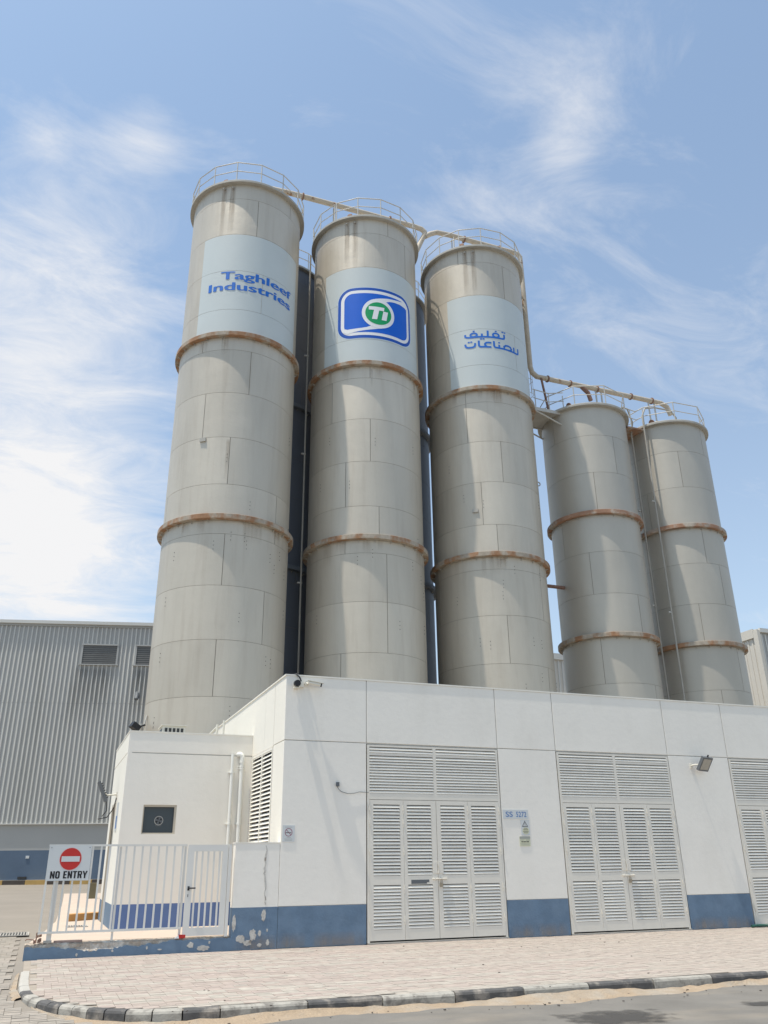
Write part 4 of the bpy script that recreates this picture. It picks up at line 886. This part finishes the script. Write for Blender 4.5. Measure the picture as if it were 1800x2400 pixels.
def silo(name_label, c, big, seams, rail_ang, dark=False, group='silos standing in the front row'):
    Rb, Rf = (2.55, 2.75) if big else (2.15, 2.35)
    zs = BIG if big else SMALL; T = 30.65 if big else 22.84
    S = thing('silo', (c[0], c[1], 0), name_label, 'silo', group)
    q = MB(); q.lathe([(Rb-0.010,0),(Rb-0.010,T-0.1)], c, 96, True); q.build('shell_core', silo_in, S)
    for i, (zt, zb) in enumerate(zip(zs, zs[1:])):
        a0 = R(seams[i % len(seams)]+60)
        me = plate(zt-zb, Rb, silo_back_m if dark else None)
        for k in range(3): inst('shell_plate', me, S, (c[0], c[1], zb), a0+2*math.pi*k/3)
    q = MB(); q.lathe([(Rb-0.02,T-0.13),(Rf-0.01,T-0.13),(Rf,T-0.12),(Rf,T-0.02),(Rf-0.015,T),(Rf-0.12,T)], c, 96, False); q.build('rim', rim_m, S)
    q = MB(); q.lathe([(Rf-0.12,T),(1.2,T+0.32),(0.35,T+0.45),(0.0,T+0.45)], c, 64, True); q.build('roof', rim_m, S)
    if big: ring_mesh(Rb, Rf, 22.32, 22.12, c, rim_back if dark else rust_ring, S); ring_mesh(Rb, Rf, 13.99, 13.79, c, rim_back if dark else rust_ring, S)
    else: ring_mesh(Rb, Rf, 17.00, 16.80, c, rust_deep, S); ring_mesh(Rb, Rf, 11.05, 10.85, c, rust_ring, S)
    if big: railing(S, c, 2.69, T, R(rail_ang), 15)
    else: railing(S, c, 2.28, T, R(rail_ang), 9, 1.06)
    # gusset plates below the flanges
    q = MB()
    for zf in ((22.10,13.77) if big else (16.78,10.83)):
        for k in range(24):
            t_ = R(15*k+4); d_ = Vector((math.sin(t_), -math.cos(t_), 0)); s_ = Vector((-d_.y, d_.x, 0))
            pts = [d_*(Rb+0.002)+Vector((c[0],c[1],zf-0.012)), d_*(Rf-0.08)+Vector((c[0],c[1],zf-0.012)), d_*(Rb+0.002)+Vector((c[0],c[1],zf-0.11))]
            q.add([p+s_*0.004 for p in pts]+[p-s_*0.004 for p in pts], [(0,1,2),(5,4,3),(0,3,4,1),(1,4,5,2),(2,5,3,0)])
    o = q.build('gussets', rim_m, S, fix=True); o['kind'] = 'stuff'
    return S
def on_cyl(c, Rr): return lambda s, z: (c[0]+Rr*math.sin(s/2.56), c[1]-Rr*math.cos(s/2.56), z)
def cyl_streak(S, c, s0, w, z1, z0, m=streak_m, Rr=2.554):
    n_ = 3; vs = []; uvs = []
    for i in range(n_+1):
        s_ = s0-w/2+w*i/n_
        for z_, v_ in ((z0,0),(z1,1)): vs.append(on_cyl(c, Rr)(s_, z_)); uvs.append((i/n_, v_))
    me = bpy.data.meshes.new('run_stain'); pw = wloc(S)
    fs = [(2*i, 2*i+2, 2*i+3, 2*i+1) for i in range(n_)]
    me.from_pydata([tuple(Vector(p)-pw) for p in vs], [], fs); uv = me.uv_layers.new(name='UVMap')
    for p in me.polygons:
        for li in p.loop_indices: uv.data[li].uv = uvs[me.loops[li].vertex_index]
    me.materials.append(m); o = bpy.data.objects.new('run_stain', me); COL.objects.link(o); o.parent = S; return o
def painted_panel(S, c, a0, a1, vseam):
    z0, z1 = 22.33, 27.60
    q = MB(); e = 0.006
    def seg(b0, b1, z0_, z1_): q.arc(2.558, b0, b1, z0_, z1_, 0.006, max(4, int((b1-b0)/0.05)), c)
    seg(a0, a1, 25.60+e, z1)
    seg(a0, vseam-0.004, 23.55+e, 25.60-e); seg(vseam+0.004, a1, 23.55+e, 25.60-e); seg(a0, a1, z0, 23.55-e)
    return q.build('painted_panel', panel_m, S)
P1, P2s, P3, P4, P5 = (5.46,32.1), (11.60,32.2), (17.70,32.2), (23.80,32.2), (28.95,32.2)
S1 = silo('leftmost tall silo, its pale blue panel reading Taghleef Industries', P1, True, [40,0,20,8,-30,-46,2,-38,-12,38,38,-11,28,-12,25,-15,30,-10], 0.6)
S2 = silo('middle tall silo with the blue rounded emblem on its pale panel', P2s, True, [6,30,-20,10,-40,-15,-55,-15,-39,-7,-39,0,0,-42,0,-40,2,-38], -3.2)
S3 = silo('third tall silo, its panel lettered in blue Arabic script', P3, True, [-43,10,-43,15,-30,-43,-43,-9,-32,-19,30,30,-15,30,-12,28,-14,30], 8.3)
S4 = silo('shorter silo just right of the Arabic lettered tall silo', P4, False, [40,3,-30,38,-47,10,-45,20,-30], -3)
S5 = silo('rightmost short silo with a bent conduit down its left front', P5, False, [20,-25,45,-10,9,-30,15,-20,25], -22)
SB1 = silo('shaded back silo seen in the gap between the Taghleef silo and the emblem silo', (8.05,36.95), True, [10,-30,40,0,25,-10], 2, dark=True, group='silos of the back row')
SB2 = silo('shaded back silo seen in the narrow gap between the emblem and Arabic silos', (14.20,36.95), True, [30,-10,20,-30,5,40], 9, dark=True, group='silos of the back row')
for S, c, a0, a1, vs_ in ((S1,P1,R(-55.5),R(58),R(9)),(S2,P2s,R(-67),R(52),R(-50)),(S3,P3,R(-59),R(57),R(20))):
    painted_panel(S, c, a0, a1, vs_)
# drip nozzles with brown runs, upper part of the three tall silos
for S, c, s0 in ((S1,P1,-1.62),(S2,P2s,-1.78),(S3,P3,-1.55)):
    for ds in (0.0, 0.42):
        cyl_streak(S, c, s0+ds, 0.30, 30.6, 27.2)
        q = MB(); d_ = Vector((math.sin((s0+ds)/2.56), -math.cos((s0+ds)/2.56), 0)); b0 = Vector((c[0],c[1],30.30))+d_*2.55
        q.tube([b0, b0+d_*0.1, b0+d_*0.12+Vector((0,0,-0.08))], 0.03, 8); q.build('drip_nozzle', rim_m, S)
    q = MB(); a_ = R(-38); q.tube([(c[0]+2.3*math.sin(a_), c[1]-2.3*math.cos(a_), 30.7),(c[0]+2.3*math.sin(a_), c[1]-2.3*math.cos(a_), 30.95),(c[0]+2.42*math.sin(a_), c[1]-2.42*math.cos(a_), 31.0)], 0.12, 12); q.build('roof_nozzle', rust_dirty, S)
cyl_streak(S1, P1, -0.62, 0.16, 17.30, 15.35); cyl_streak(S2, P2s, -0.6, 0.10, 22.0, 21.0)
rk = random.Random(17)
for S, c in ((S1,P1),(S2,P2s),(S3,P3)):            # faint runs below the flanges
    for _ in range(10):
        zt = rk.choice((22.05,13.74)); cyl_streak(S, c, rk.uniform(-2.9,2.9), rk.uniform(0.15,0.6), zt+0.1, zt-rk.uniform(0.3,1.0), rust_run)
    q = MB()
    for _ in range(26):                             # bolt stubs left from the old cladding clips
        s_ = rk.uniform(-3.2,3.2); z_ = rk.choice(BIG[7:16])-rk.uniform(0.25,1.2)
        for k in range(3):
            p = Vector(on_cyl(c,2.552)(s_, z_-0.16*k)); q.obox(p, (1,0,0),(0,1,0),(0,0,1),0.009,0.009,0.014)
    o = q.build('bolt_stubs', black_m, S); o['kind'] = 'stuff'
def patch_box(S, c, s_, z_):
    d_ = Vector((math.sin(s_/2.56), -math.cos(s_/2.56), 0)); t_ = Vector((-d_.y, d_.x, 0)); p = Vector((c[0],c[1],z_))+d_*2.58
    q = MB(); q.obox(p, t_, d_, (0,0,1), 0.13, 0.03, 0.08); q.build('small_hatch', rim_m, S)
patch_box(S1, P1, -1.65, 17.28); patch_box(S3, P3, -1.75, 16.0)
q = MB(); q.tube([(P3[0]+2.56,P3[1]-0.3,18.75),(P3[0]+2.78,P3[1]-0.3,18.75)],0.03,8)
ringp = [(P3[0]+2.85+0.10*math.cos(2*math.pi*k/14), P3[1]-0.3, 18.75+0.10*math.sin(2*math.pi*k/14)) for k in range(15)]; q.tube(ringp,0.028,8); q.build('lifting_lug', rim_m, S3)
# small dents and scribbles are left to the bump; lettering on the panels (s, z) in metres
oc1 = on_cyl(P1, 2.566)
for k, (dx, dz) in enumerate(((0,0),(-0.030,0),(0.030,0),(0,0.007),(0,-0.007))):       # the stroke is thickened by overlaid copies
    for txt, x0_, x1_, z0_, z1_ in (('Taghleef',-1.435,2.04,24.997,25.543),('Industries',-1.98,2.02,24.547,24.953)):
        finish_flat([text_mesh(txt, x0_+dx, x1_+dx, z0_+dz, z1_+dz)], 'lettering', let_blue, S1, on_cyl(P1, 2.567+0.0007*k), cut=0.14)
AR1 = [[(-1.763,25.33),(-1.757,25.20),(-1.66,25.145),(-1.482,25.122),(-1.29,25.133),(-1.078,25.136),(-0.694,25.137),(-0.341,25.137),(-0.109,25.137),(0.10,25.137),(0.185,25.165),(0.215,25.25),(0.21,25.41)],
       [(-0.951,25.135),(-0.945,25.32)],[(-0.661,25.135),(-0.650,25.50)],
       [(-0.10,25.15),(0.0,25.14)],[(-1.20,25.15),(-1.10,25.14)]]
AR2 = [[(-1.78,24.78),(-1.765,24.66),(-1.70,24.585),(-1.60,24.558),(-1.42,24.558),(-1.335,24.60),(-1.305,24.68),(-1.30,24.79)],
       [(-1.118,24.92),(-1.118,24.63),(-1.06,24.562),(-0.90,24.560),(-0.515,24.560)],
       [(-0.50,24.80),(-0.64,24.815),(-0.76,24.795),(-0.825,24.72),(-0.81,24.63),(-0.74,24.575)],
       [(-0.372,24.92),(-0.372,24.63),(-0.31,24.562),(-0.058,24.562),(0.446,24.562),(0.98,24.562),(1.065,24.60),(1.08,24.69),(1.08,24.90)],
       [(-0.105,24.56),(-0.105,24.75)],
       [(0.165,24.56),(0.165,24.75)],
       [(0.17,24.70),(0.26,24.79),(0.42,24.81),(0.55,24.77),(0.60,24.69),(0.58,24.61),(0.48,24.565)],
       [(0.775,24.56),(0.780,24.86)]]
W_ = 0.098
def loopring(cx_, cz, rx, rz, w): return [circle(cx_,cz,rx,28,rz), circle(cx_,cz,rx-w,28,rz-w)]
def sqd(cx_, cz, w=0.05): return [(cx_-w,cz-w*0.72),(cx_+w,cz-w*0.72),(cx_+w,cz+w*0.72),(cx_-w,cz+w*0.72)]
ar_shapes = [[stroke(p, W_)] for p in AR1+AR2]
ar_shapes += [loopring(-1.345,25.255,0.205,0.155,0.098), loopring(-0.24,25.27,0.205,0.165,0.098)]
ar_shapes += [[sqd(x_, z_)] for x_, z_ in ((-1.335,25.475),(-0.235,25.50),(0.125,25.525),(0.25,25.525),(-1.005,25.015),(-0.88,25.015),(-1.605,24.865),(-1.48,24.865),(-0.10,24.865))]
oc3 = on_cyl(P3, 2.566)
for k, sh in enumerate(ar_shapes):
    finish_flat([poly_mesh(sh)], 'lettering', let_blue, S3, on_cyl(P3, 2.566+0.0006*(k % 6)), cut=0.14)
# emblem
EM = MB()
def emb(loops, name, m, r_): return finish_flat([poly_mesh(loops)], name, m, EMB, on_cyl(P2s, r_), cut=0.12)
EMB = bpy.data.objects.new('emblem', None); COL.objects.link(EMB); EMB.parent = S2; EMB.location = (0,0,0)
emb([rrect(-2.225,1.635,23.595,26.445,0.72,12)], 'pale_outline', halo, 2.5605)
emb([rrect(-2.20,1.605,23.62,26.42,0.70,12)], 'border', logo_rim, 2.5635)
emb([rrect(-2.045,1.465,23.775,26.265,0.56,12)], 'white_band', logo_white, 2.5665)
emb([rrect(-1.875,1.315,23.93,26.10,0.40,12)], 'blue_field', logo_blue, 2.5695)
cG = (-0.255, 25.0)
# swirling white arms: one leaves the ring's top to the upper right, the other its foot to the lower left
arm1 = [(-0.42,25.80),(-0.10,25.88),(0.25,25.95),(0.60,26.0),(0.93,26.06),(1.20,26.12),(1.40,25.98),(1.42,25.72),(1.20,25.83),(0.90,25.87),(0.55,25.845),(0.30,25.80),(0.12,25.72),(-0.1,25.60)]
arm2 = [(-0.09,24.20),(-0.41,24.12),(-0.76,24.05),(-1.11,24.0),(-1.44,23.94),(-1.71,23.88),(-1.92,24.02),(-1.93,24.22),(-1.71,24.13),(-1.41,24.13),(-1.06,24.155),(-0.81,24.20),(-0.63,24.28),(-0.41,24.40)]
emb([arm1], 'swirl', logo_white, 2.5725); emb([arm2], 'swirl', logo_white, 2.5725)
emb([circle(cG[0],cG[1],0.785,64,0.81)], 'white_ring', logo_white, 2.5755)
emb([circle(cG[0],cG[1],0.625,64,0.62)], 'green_disc', logo_green, 2.5785)
emb([[(-0.72,25.36),(0.02,25.36),(0.0,25.17),(-0.235,25.17),(-0.335,24.66),(-0.575,24.66),(-0.475,25.17),(-0.72,25.17)]], 'letter_shape', logo_white, 2.5815)
emb([[(-0.03,25.15),(0.20,25.15),(0.115,24.66),(-0.12,24.66)]], 'letter_shape', logo_white, 2.5815)

# ------------------------------------------------------------------ pipes, ladder, walkways on the silos
CP = thing('conveying_pipe', (14, 32.2, 30.65), 'weathered conveying pipe running over the tops of the three tall silos', 'pipe')
def elbow(pts, r, n=10): q = MB(); q.tube(pts, r, n); return q
Y = 32.2
q = elbow([(5.9,Y,32.9),(6.4,Y,33.2),(7.5,Y,33.25),(10,Y,33.25),(14.45,Y,33.22),(14.85,Y,33.17),(15.03,Y,33.02),(15.02,Y,32.85),(14.8,Y,32.35),(14.5,Y-0.1,31.6),(14.2,Y-0.2,30.9)], 0.14); q.build('left_run', pipe_m, CP)
q = elbow([(15.03,Y-0.005,32.72),(15.35,Y,33.0),(15.75,Y,33.23),(16.5,Y,33.28),(18.0,Y,33.26),(20.45,Y,33.25),(20.75,Y,33.2),(20.9,Y,33.0),(20.9,Y,31.0),(20.9,Y,25.75),(20.98,Y,25.45),(21.25,Y,25.25),(21.7,Y,25.25)], 0.14); q.build('drop_run', pipe_m, CP)
for x_, z0_ in ((9.9,30.95),(16.7,30.95),(12.2,31.1),(6.6,30.95),(18.6,31.1)):
    for dy in (-0.12,0.12):
        q = MB(); q.tube([(x_,Y+dy,z0_),(x_,Y+dy,33.1)],0.035,6); q.build('support', rail_m, CP)
for x_ in (8.2,13.0,17.4,19.6):
    q = MB(); q.tube([(x_-0.03,Y,33.245),(x_+0.03,Y,33.245)],0.20,14); q.build('coupling', rust_dirty, CP)
C2p = thing('conveying_pipe', (25, 32.2, 22.84), 'lower conveying pipe running right over the two short silos', 'pipe')
q = elbow([(21.71,Y,25.25),(24,Y,25.26),(29.2,Y,25.24),(29.6,Y-0.02,25.05),(29.75,Y-0.05,24.55)], 0.14); q.build('run', pipe_m, C2p)
q = elbow([(24.0,Y-0.02,25.2),(24.35,Y-0.06,24.85),(24.45,Y-0.08,24.4)],0.12); q.build('spout', rust_dirty, C2p)
for x_ in (21.9,23.3,25.0,27.2,28.6): q = MB(); q.tube([(x_-0.03,Y,25.25),(x_+0.03,Y,25.25)],0.19,14); q.build('coupling', rust_dirty, C2p)
for x_ in (24.9,25.25,28.35,28.75): q = MB(); q.tube([(x_,Y,23.1),(x_,Y,25.12)],0.045,6); q.build('support', rail_m, C2p)
q = MB(); q.tube([(21.5,31.75,22.75),(21.45,32.1,25.12)],0.06,8); q.build('support', rust_dirty, C2p)
for c, lab in ((P4,'rusty valve on the roof of the first short silo'),(P5,'rusty valve standing on the rightmost silo roof')):
    V = thing('roof_valve', (c[0]-1.0,c[1]-0.8,22.95), lab, 'valve')
    q = MB(); q.tube([(c[0]-1.0,c[1]-0.9,22.9),(c[0]-1.0,c[1]-0.9,23.35)],0.09,10).tube([(c[0]-1.0,c[1]-0.9,23.3),(c[0]-1.35,c[1]-0.95,23.15)],0.07,8); q.build('body', rail_m, V)
    q = MB(); q.tube([(c[0]-1.38,c[1]-0.95,23.15),(c[0]-1.42,c[1]-0.95,23.13)],0.2,12); q.build('flange', rust_dirty, V)
    q = MB(); q.tube([(c[0]+0.2,c[1]-0.9,22.95),(c[0]+0.2,c[1]-0.9,23.12)],0.32,14); q.build('hatch', rim_m, V)
# caged ladder
LD = thing('caged_ladder', (20.8, 32.7, 22.75), 'caged ladder rising beside the Arabic lettered silo', 'ladder')
ra = Vector((0.985,0.17,0)).normalized(); ta = Vector((-ra.y, ra.x, 0)); lc = Vector((20.55,32.72,0))
for s_ in (-1,1):
    q = MB(); q.tube([lc+ta*0.23*s_+Vector((0,0,22.8)), lc+ta*0.23*s_+Vector((0,0,31.6))],0.022,6); q.build('stringer', rail_m, LD)
z_ = 23.0
rg = MB(); rg.tube([(-ta.x*0.23,-ta.y*0.23,0),(ta.x*0.23,ta.y*0.23,0)],0.014,6); rgm = rg.mesh('rung', rail_m)
while z_ < 31.5: inst('rung', rgm, LD, lc+Vector((0,0,z_))); z_ += 0.3
hp = [lc*0+ta*(0.36*math.cos(R(a_)))*1.0+ra*(0.36*math.sin(R(a_))+0.36) for a_ in (-50,-20,10,40,70,90,110,140,170,200,230)]
hm = MB(); hm.tube([p for p in hp],0.014,6); hmm = hm.mesh('cage_hoop', rail_m)
for k in range(9): inst('cage_hoop', hmm, LD, lc+Vector((0,0,24.35+k*0.86)))
for a_ in (10,50,90,130,170):
    p = lc+ta*(0.36*math.cos(R(a_)))+ra*(0.36*math.sin(R(a_))+0.36); q = MB(); q.tube([p+Vector((0,0,24.35)),p+Vector((0,0,31.23))],0.011,5); q.build('cage_bar', rail_m, LD)
for z_ in (24.2,26.3,28.4,30.5):
    q = MB(); q.tube([lc+Vector((-0.62,0,z_)),lc+Vector((0,0,z_))],0.02,6); q.build('bracket', rail_m, LD)
WK = thing('walkway', (21.1, 32, 22.6), 'steel walkway bridging from the Arabic lettered silo to the first short silo', 'walkway')
q = MB(); q.box(20.15,22.1,31.35,33.0,22.62,22.70); q.build('deck', rim_m, WK)
q = MB(); q.box(20.0,22.2,31.29,31.349,22.58,22.76).box(20.0,22.2,33.001,33.06,22.58,22.76); q.build('edge_beam', rail_m, WK)
for dy in (31.32,33.03): q = MB(); q.tube([(20.3,dy,22.6),(21.9,dy,22.0)],0.04,6); q.build('brace', rail_m, WK)
for dy in (31.32, 33.03):
    q = MB(); q.tube([(20.35,dy,23.80),(21.25,dy,23.72),(22.15,dy,23.95)],0.026,6).tube([(20.35,dy,23.3),(21.25,dy,23.22),(22.15,dy,23.45)],0.022,6); q.build('hand_rail', rail_m, WK)
    for x_ in (20.45,21.25,22.1): q = MB(); q.tube([(x_,dy,22.76),(x_,dy,23.75)],0.025,6); q.build('rail_post', rail_m, WK)
W2 = thing('walkway', (26.4, 32, 22.6), 'short rusty walkway link between the two short silos', 'walkway')
q = MB(); q.box(25.9,26.9,31.2,32.8,22.55,22.64); q.build('deck', rust_deep, W2)
q = MB(); q.tube([(25.7,31.2,23.75),(26.4,31.1,23.55),(26.85,31.1,23.8)],0.026,6).tube([(25.7,31.2,23.25),(26.4,31.1,23.05),(26.85,31.1,23.3)],0.022,6); q.build('hand_rail', rail_m, W2)
q = MB(); q.tube([(26.1,31.15,22.6),(26.1,31.15,23.65)],0.025,6); q.build('rail_post', rail_m, W2)
# conduits down the silos
def conduit(lab, pts, r=0.05, m=rail_m, clamps=()):
    t = thing('conduit', (pts[-1][0], pts[-1][1], 0), lab, 'conduit', 'conduits down the silos'); q = MB(); q.tube(pts, r, 8); q.build('pipe', m, t)
    for z_ in clamps: q = MB(); q.box(pts[-1][0]-0.16,pts[-1][0]+0.05,pts[-1][1]-0.02,pts[-1][1]+0.06,z_,z_+0.06); q.build('clamp', rail_m, t)
conduit('light conduit up the left flank of the emblem silo', [(8.93,33.0,30.3),(8.93,33.0,0)], 0.042, conduit_m, (7.0,12.7,18.9,24.2))
conduit('conduit climbing between the two short silos', [(25.6,31.6,23.9),(26.0,31.2,23.7),(26.35,31.35,23.0),(26.38,31.6,22.4),(26.38,31.65,0)], 0.045, conduit_m, (8,13,18))
conduit('bent conduit arched over the rightmost silo and down its left front', [(29.2,31.2,23.1),(29.1,31.1,23.7),(28.7,31.0,24.0),(27.6,30.95,23.95),(27.0,31.0,23.8),(26.75,30.98,23.3),(26.72,30.95,22.4),(26.70,30.95,0)], 0.045, conduit_m, (7.5,12.5,18.3))
conduit('tie pipe between the third tall silo and the first short silo', [(20.15,32.2,13.6),(21.75,32.2,13.6)], 0.09, rust_dirty)
# pole with floodlight at the foot of the leftmost silo
PLm = thing('light_pole', (2.9, 31.5, 0.2), 'thin poles and conduit with a small black lamp at the foot of the leftmost silo', 'lamp')
q = MB(); q.tube([(2.60,31.4,0.2),(2.60,31.4,5.8)],0.035,8).tube([(2.78,31.4,0.2),(2.78,31.4,6.3)],0.035,8).tube([(2.70,31.35,0.2),(2.74,31.35,5.6),(2.95,31.5,6.6)],0.03,8); q.build('poles', rail_m, PLm)
q = MB(); q.obox((2.55,31.2,6.15),(0.8,0.3,-0.5),(-0.3,0.9,0),(0.5,0.1,0.8),0.16,0.14,0.10); q.build('lamp', black_m, PLm)
q = MB(); q.tube([(2.66,31.25,6.15),(2.9,31.3,6.25)],0.04,6); q.build('arm', black_m, PLm)

# ------------------------------------------------------------------ left warehouse
WP = Vector((5.07,57.8,0)); WU = Vector((0.9713,-0.2376,0)).normalized(); WN = Vector((WU.y,-WU.x,0))   # outward normal towards the street
if WN.y > 0: WN = -WN
WH = thing('warehouse', (WP.x-8, WP.y+2, 0.6), 'grey ribbed metal warehouse with two louvred windows on the left', 'building')
def wbox(b, u0, u1, z0, z1, d0, d1):
    """box on the warehouse wall, d measured outward from the wall plane"""
    vs = []
    for z in (z0, z1):
        for u_, d_ in ((u0,d1),(u1,d1),(u1,d0),(u0,d0)): p = WP+WU*u_+WN*d_; vs.append((p.x,p.y,z))
    b.add(vs, [(0,3,2,1),(4,5,6,7),(0,1,5,4),(1,2,6,5),(2,3,7,6),(3,0,4,7)]); return b
U0, U1 = -34.0, 9.0
q = MB(); wbox(q, U0, U1, 4.10, 16.80, -0.2, 0.0); q.build('cladding', clad, WH)
q = MB(); wbox(q, U0, U1, 2.56, 4.05, -0.3, -0.06); q.build('base_wall', grey_wall, WH)
q = MB(); wbox(q, U0, U1, 0.3, 2.555, -0.3, -0.04); q.build('base_band', blue_far, WH)
q = MB(); wbox(q, U0, U1, 4.05, 4.11, -0.2, 0.10); q.build('drip_flashing', clad_rib, WH)
q = MB(); wbox(q, U0, U1, 16.805, 17.02, -0.3, 0.22); q.build('gutter', clad_rib, WH)
q = MB(); wbox(q, U0, U1, 16.66, 16.80, 0.001, 0.09); q.build('eave_trim', grey_wall, WH)
q = MB(); wbox(q, -0.0, U1, 15.0, 16.0, -14, -0.31)
q = MB(); wbox(q, U0, U1, 0.3, 16.6, -14, -0.31); q.build('body', clad, WH)
# ribs: each a folded trapezoid running the full height, in two lifts
def rib_mesh(z0, z1):
    b = MB(); pr = [(-0.060,0.001),(-0.022,0.060),(0.022,0.060),(0.050,0.001)]
    vs = [tuple(WU*a+WN*d+Vector((0,0,z))) for z in (z0,z1) for a, d in pr]
    b.add(vs, [(0,1,5,4),(1,2,6,5),(2,3,7,6),(4,5,6,7),(3,2,1,0)]); me = b.mesh('rib', clad_rib)
    bm = bmesh.new(); bm.from_mesh(me); bmesh.ops.recalc_face_normals(bm, faces=bm.faces); bm.to_mesh(me); bm.free(); return me
lo, hi = rib_mesh(4.112, 11.50), rib_mesh(11.53, 16.655)
win_u = [(-4.33,-1.99),(-0.80,1.55)]
lo_s = {}
u_ = -14.0
while u_ < 1.6:
    p = WP+WU*u_
    inst('rib', lo, WH, (p.x,p.y,0))
    blk = any(a-0.08 < u_ < b_+0.08 for a, b_ in win_u)
    if not blk: inst('rib', hi, WH, (p.x,p.y,0))
    else:
        for k, (z0,z1) in enumerate(((11.53,14.05),(15.52,16.655))):
            if k not in lo_s: lo_s[k] = rib_mesh(z0,z1)
            inst('rib', lo_s[k], WH, (p.x,p.y,0))
    u_ += 0.285
q = MB(); u_ = -33.9
while u_ < -14.1:
    vs = [tuple(WP+WU*(u_+a)+WN*d+Vector((0,0,z))) for z in (4.112,16.655) for a, d in ((-0.055,0.001),(-0.028,0.045),(0.028,0.045),(0.055,0.001))]
    q.add(vs, [(0,4,5,1),(1,5,6,2),(2,6,7,3)]); u_ += 0.285
o = q.build('far_ribs', clad_rib, WH, fix=True); o['kind'] = 'stuff'
for a, b_ in win_u:
    q = MB()
    wbox(q, a-0.06, b_+0.06, 15.40, 15.50, 0.001, 0.11); wbox(q, a-0.12, b_+0.12, 14.05, 14.12, 0.001, 0.14); wbox(q, a-0.06, a+0.06, 14.12, 15.40, 0.001, 0.09); wbox(q, b_-0.06, b_+0.06, 14.12, 15.40, 0.001, 0.09)
    wdw = q.build('window', grey_wall, WH)
    q = MB(); wbox(q, a+0.06, b_-0.06, 14.12, 15.40, 0.001, 0.02); q.build('pane', glass_d, wdw)
    for k in range(9): q = MB(); z_ = 14.19+0.135*k; wbox(q, a+0.065, b_-0.065, z_, z_+0.06, 0.021, 0.05); q.build('slat', louvre_far, wdw)
def wh_stain(u0, u1, z0, z1, d_=0.052):
    pts = [WP+WU*u0+WN*d_+Vector((0,0,z0)), WP+WU*u1+WN*d_+Vector((0,0,z0)), WP+WU*(u1-0.25)+WN*d_+Vector((0,0,z1)), WP+WU*(u0+0.45)+WN*d_+Vector((0,0,z1))]
    me = bpy.data.meshes.new('soot_stain'); pw = wloc(WH); me.from_pydata([tuple(p-pw) for p in pts], [], [(0,1,2,3)])
    uv = me.uv_layers.new(name='UVMap')
    for l, c_ in zip(uv.data, ((0,0),(1,0),(1,1),(0,1))): l.uv = c_
    me.materials.append(soot_m); o = bpy.data.objects.new('soot_stain', me); COL.objects.link(o); o.parent = WH
wh_stain(-5.3,-1.7,10.0,14.03); wh_stain(-1.5,1.6,9.8,14.03)
q = MB(); wbox(q, -6.05,-5.85,2.1,2.25,-0.04,0.0); q.build('vent_cap', sign_w, WH)
q = MB(); wbox(q, -6.35,-5.85,0.95,1.08,-0.04,0.05); q.build('low_vent', interior, WH)
q = MB(); q.tube([tuple(WP+WU*(-0.35)+WN*0.3+Vector((0,0,11.9))),tuple(WP+WU*(-0.35)+WN*0.6+Vector((0,0,12.1))),tuple(WP+WU*(-0.35)+WN*0.75+Vector((0,0,11.7)))],0.14,8); q.build('lamp', grey_m, WH)
# far kerb in yellow and dark lengths
FK = thing('far_kerb', (0,58,0.6), None, None); FK['kind'] = 'structure'
u_ = -24.0; k = 0
while u_ < 6:
    q = MB(); wbox(q, u_, u_+1.28, 0.3, 0.88, 0.05, 0.30); o = q.build('kerb_stone', yellow_p if k % 2 == 0 else brownk, FK); u_ += 1.3; k += 1
q = MB(); wbox(q, -24, 6, 0.3, 0.90, -0.039, 0.049); q.build('kerb_backing', kerb_conc, FK)

# ------------------------------------------------------------------ sheds on the right
RW = thing('shed', (52, 52, 0), 'cream ribbed metal shed beyond the rightmost silo at the right edge', 'building')
q = MB(); q.box(46.3,70,45.05,75,0,16.7); q.build('body', clad, RW)
q = MB(); q.box(46.25,46.299,45.0,75,0,16.7); q.build('side_cladding', clad_w, RW)
q = MB(); q.box(46.12,46.24,45.3,75,16.35,17.0).box(46.241,70,45.06,75,16.701,16.95); q.build('side_trim', clad_w, RW)
q = MB(); q.box(46.4,70,44.85,45.04,16.7,17.0); q.build('gutter', clad_rib, RW)
q = MB(); q.box(46.12,46.40,44.88,45.29,0,16.85); q.build('corner_trim', clad_w, RW)
rbm = MB(); rbm.box(-0.035,0,-0.07,0.07,0,16.2); rbme = rbm.mesh('rib', clad_w)
for k in range(60): inst('rib', rbme, RW, (46.249, 45.6+k*0.42, 0.1))
rbm = MB(); rbm.box(-0.05,0.05,-0.04,0,0,16.5); rbme = rbm.mesh('rib', clad_rib)
for k in range(50): inst('rib', rbme, RW, (46.6+k*0.35, 45.049, 0.1))
MS = thing('shed', (34, 56, 0), 'distant pale ribbed shed glimpsed between the tall and short silos', 'building')
q = MB(); q.box(33.0,42.0,52.0,60.0,0,15.6); q.build('body', clad_w, MS); q = MB(); q.box(32.9,42.1,51.85,51.999,15.3,15.75); q.build('gutter', clad_rib, MS)
rbm = MB(); rbm.box(-0.05,0.05,-0.05,0,0,15.2); rbme = rbm.mesh('rib', clad_rib)
for k in range(26): inst('rib', rbme, MS, (33.1+k*0.34, 51.999, 0.05))

# dust splashed up the base band and faint runs under the parapet joints
rw = random.Random(31)
for a, c_ in ((3.86,5.6),(5.5,6.78),(10.28,11.1),(11.0,11.9),(15.43,16.5),(16.4,17.4)):
    wall_stain(a, c_, 0.30, 0.004, 0, splash_m, y=YF-0.0045, name='dust_splash')
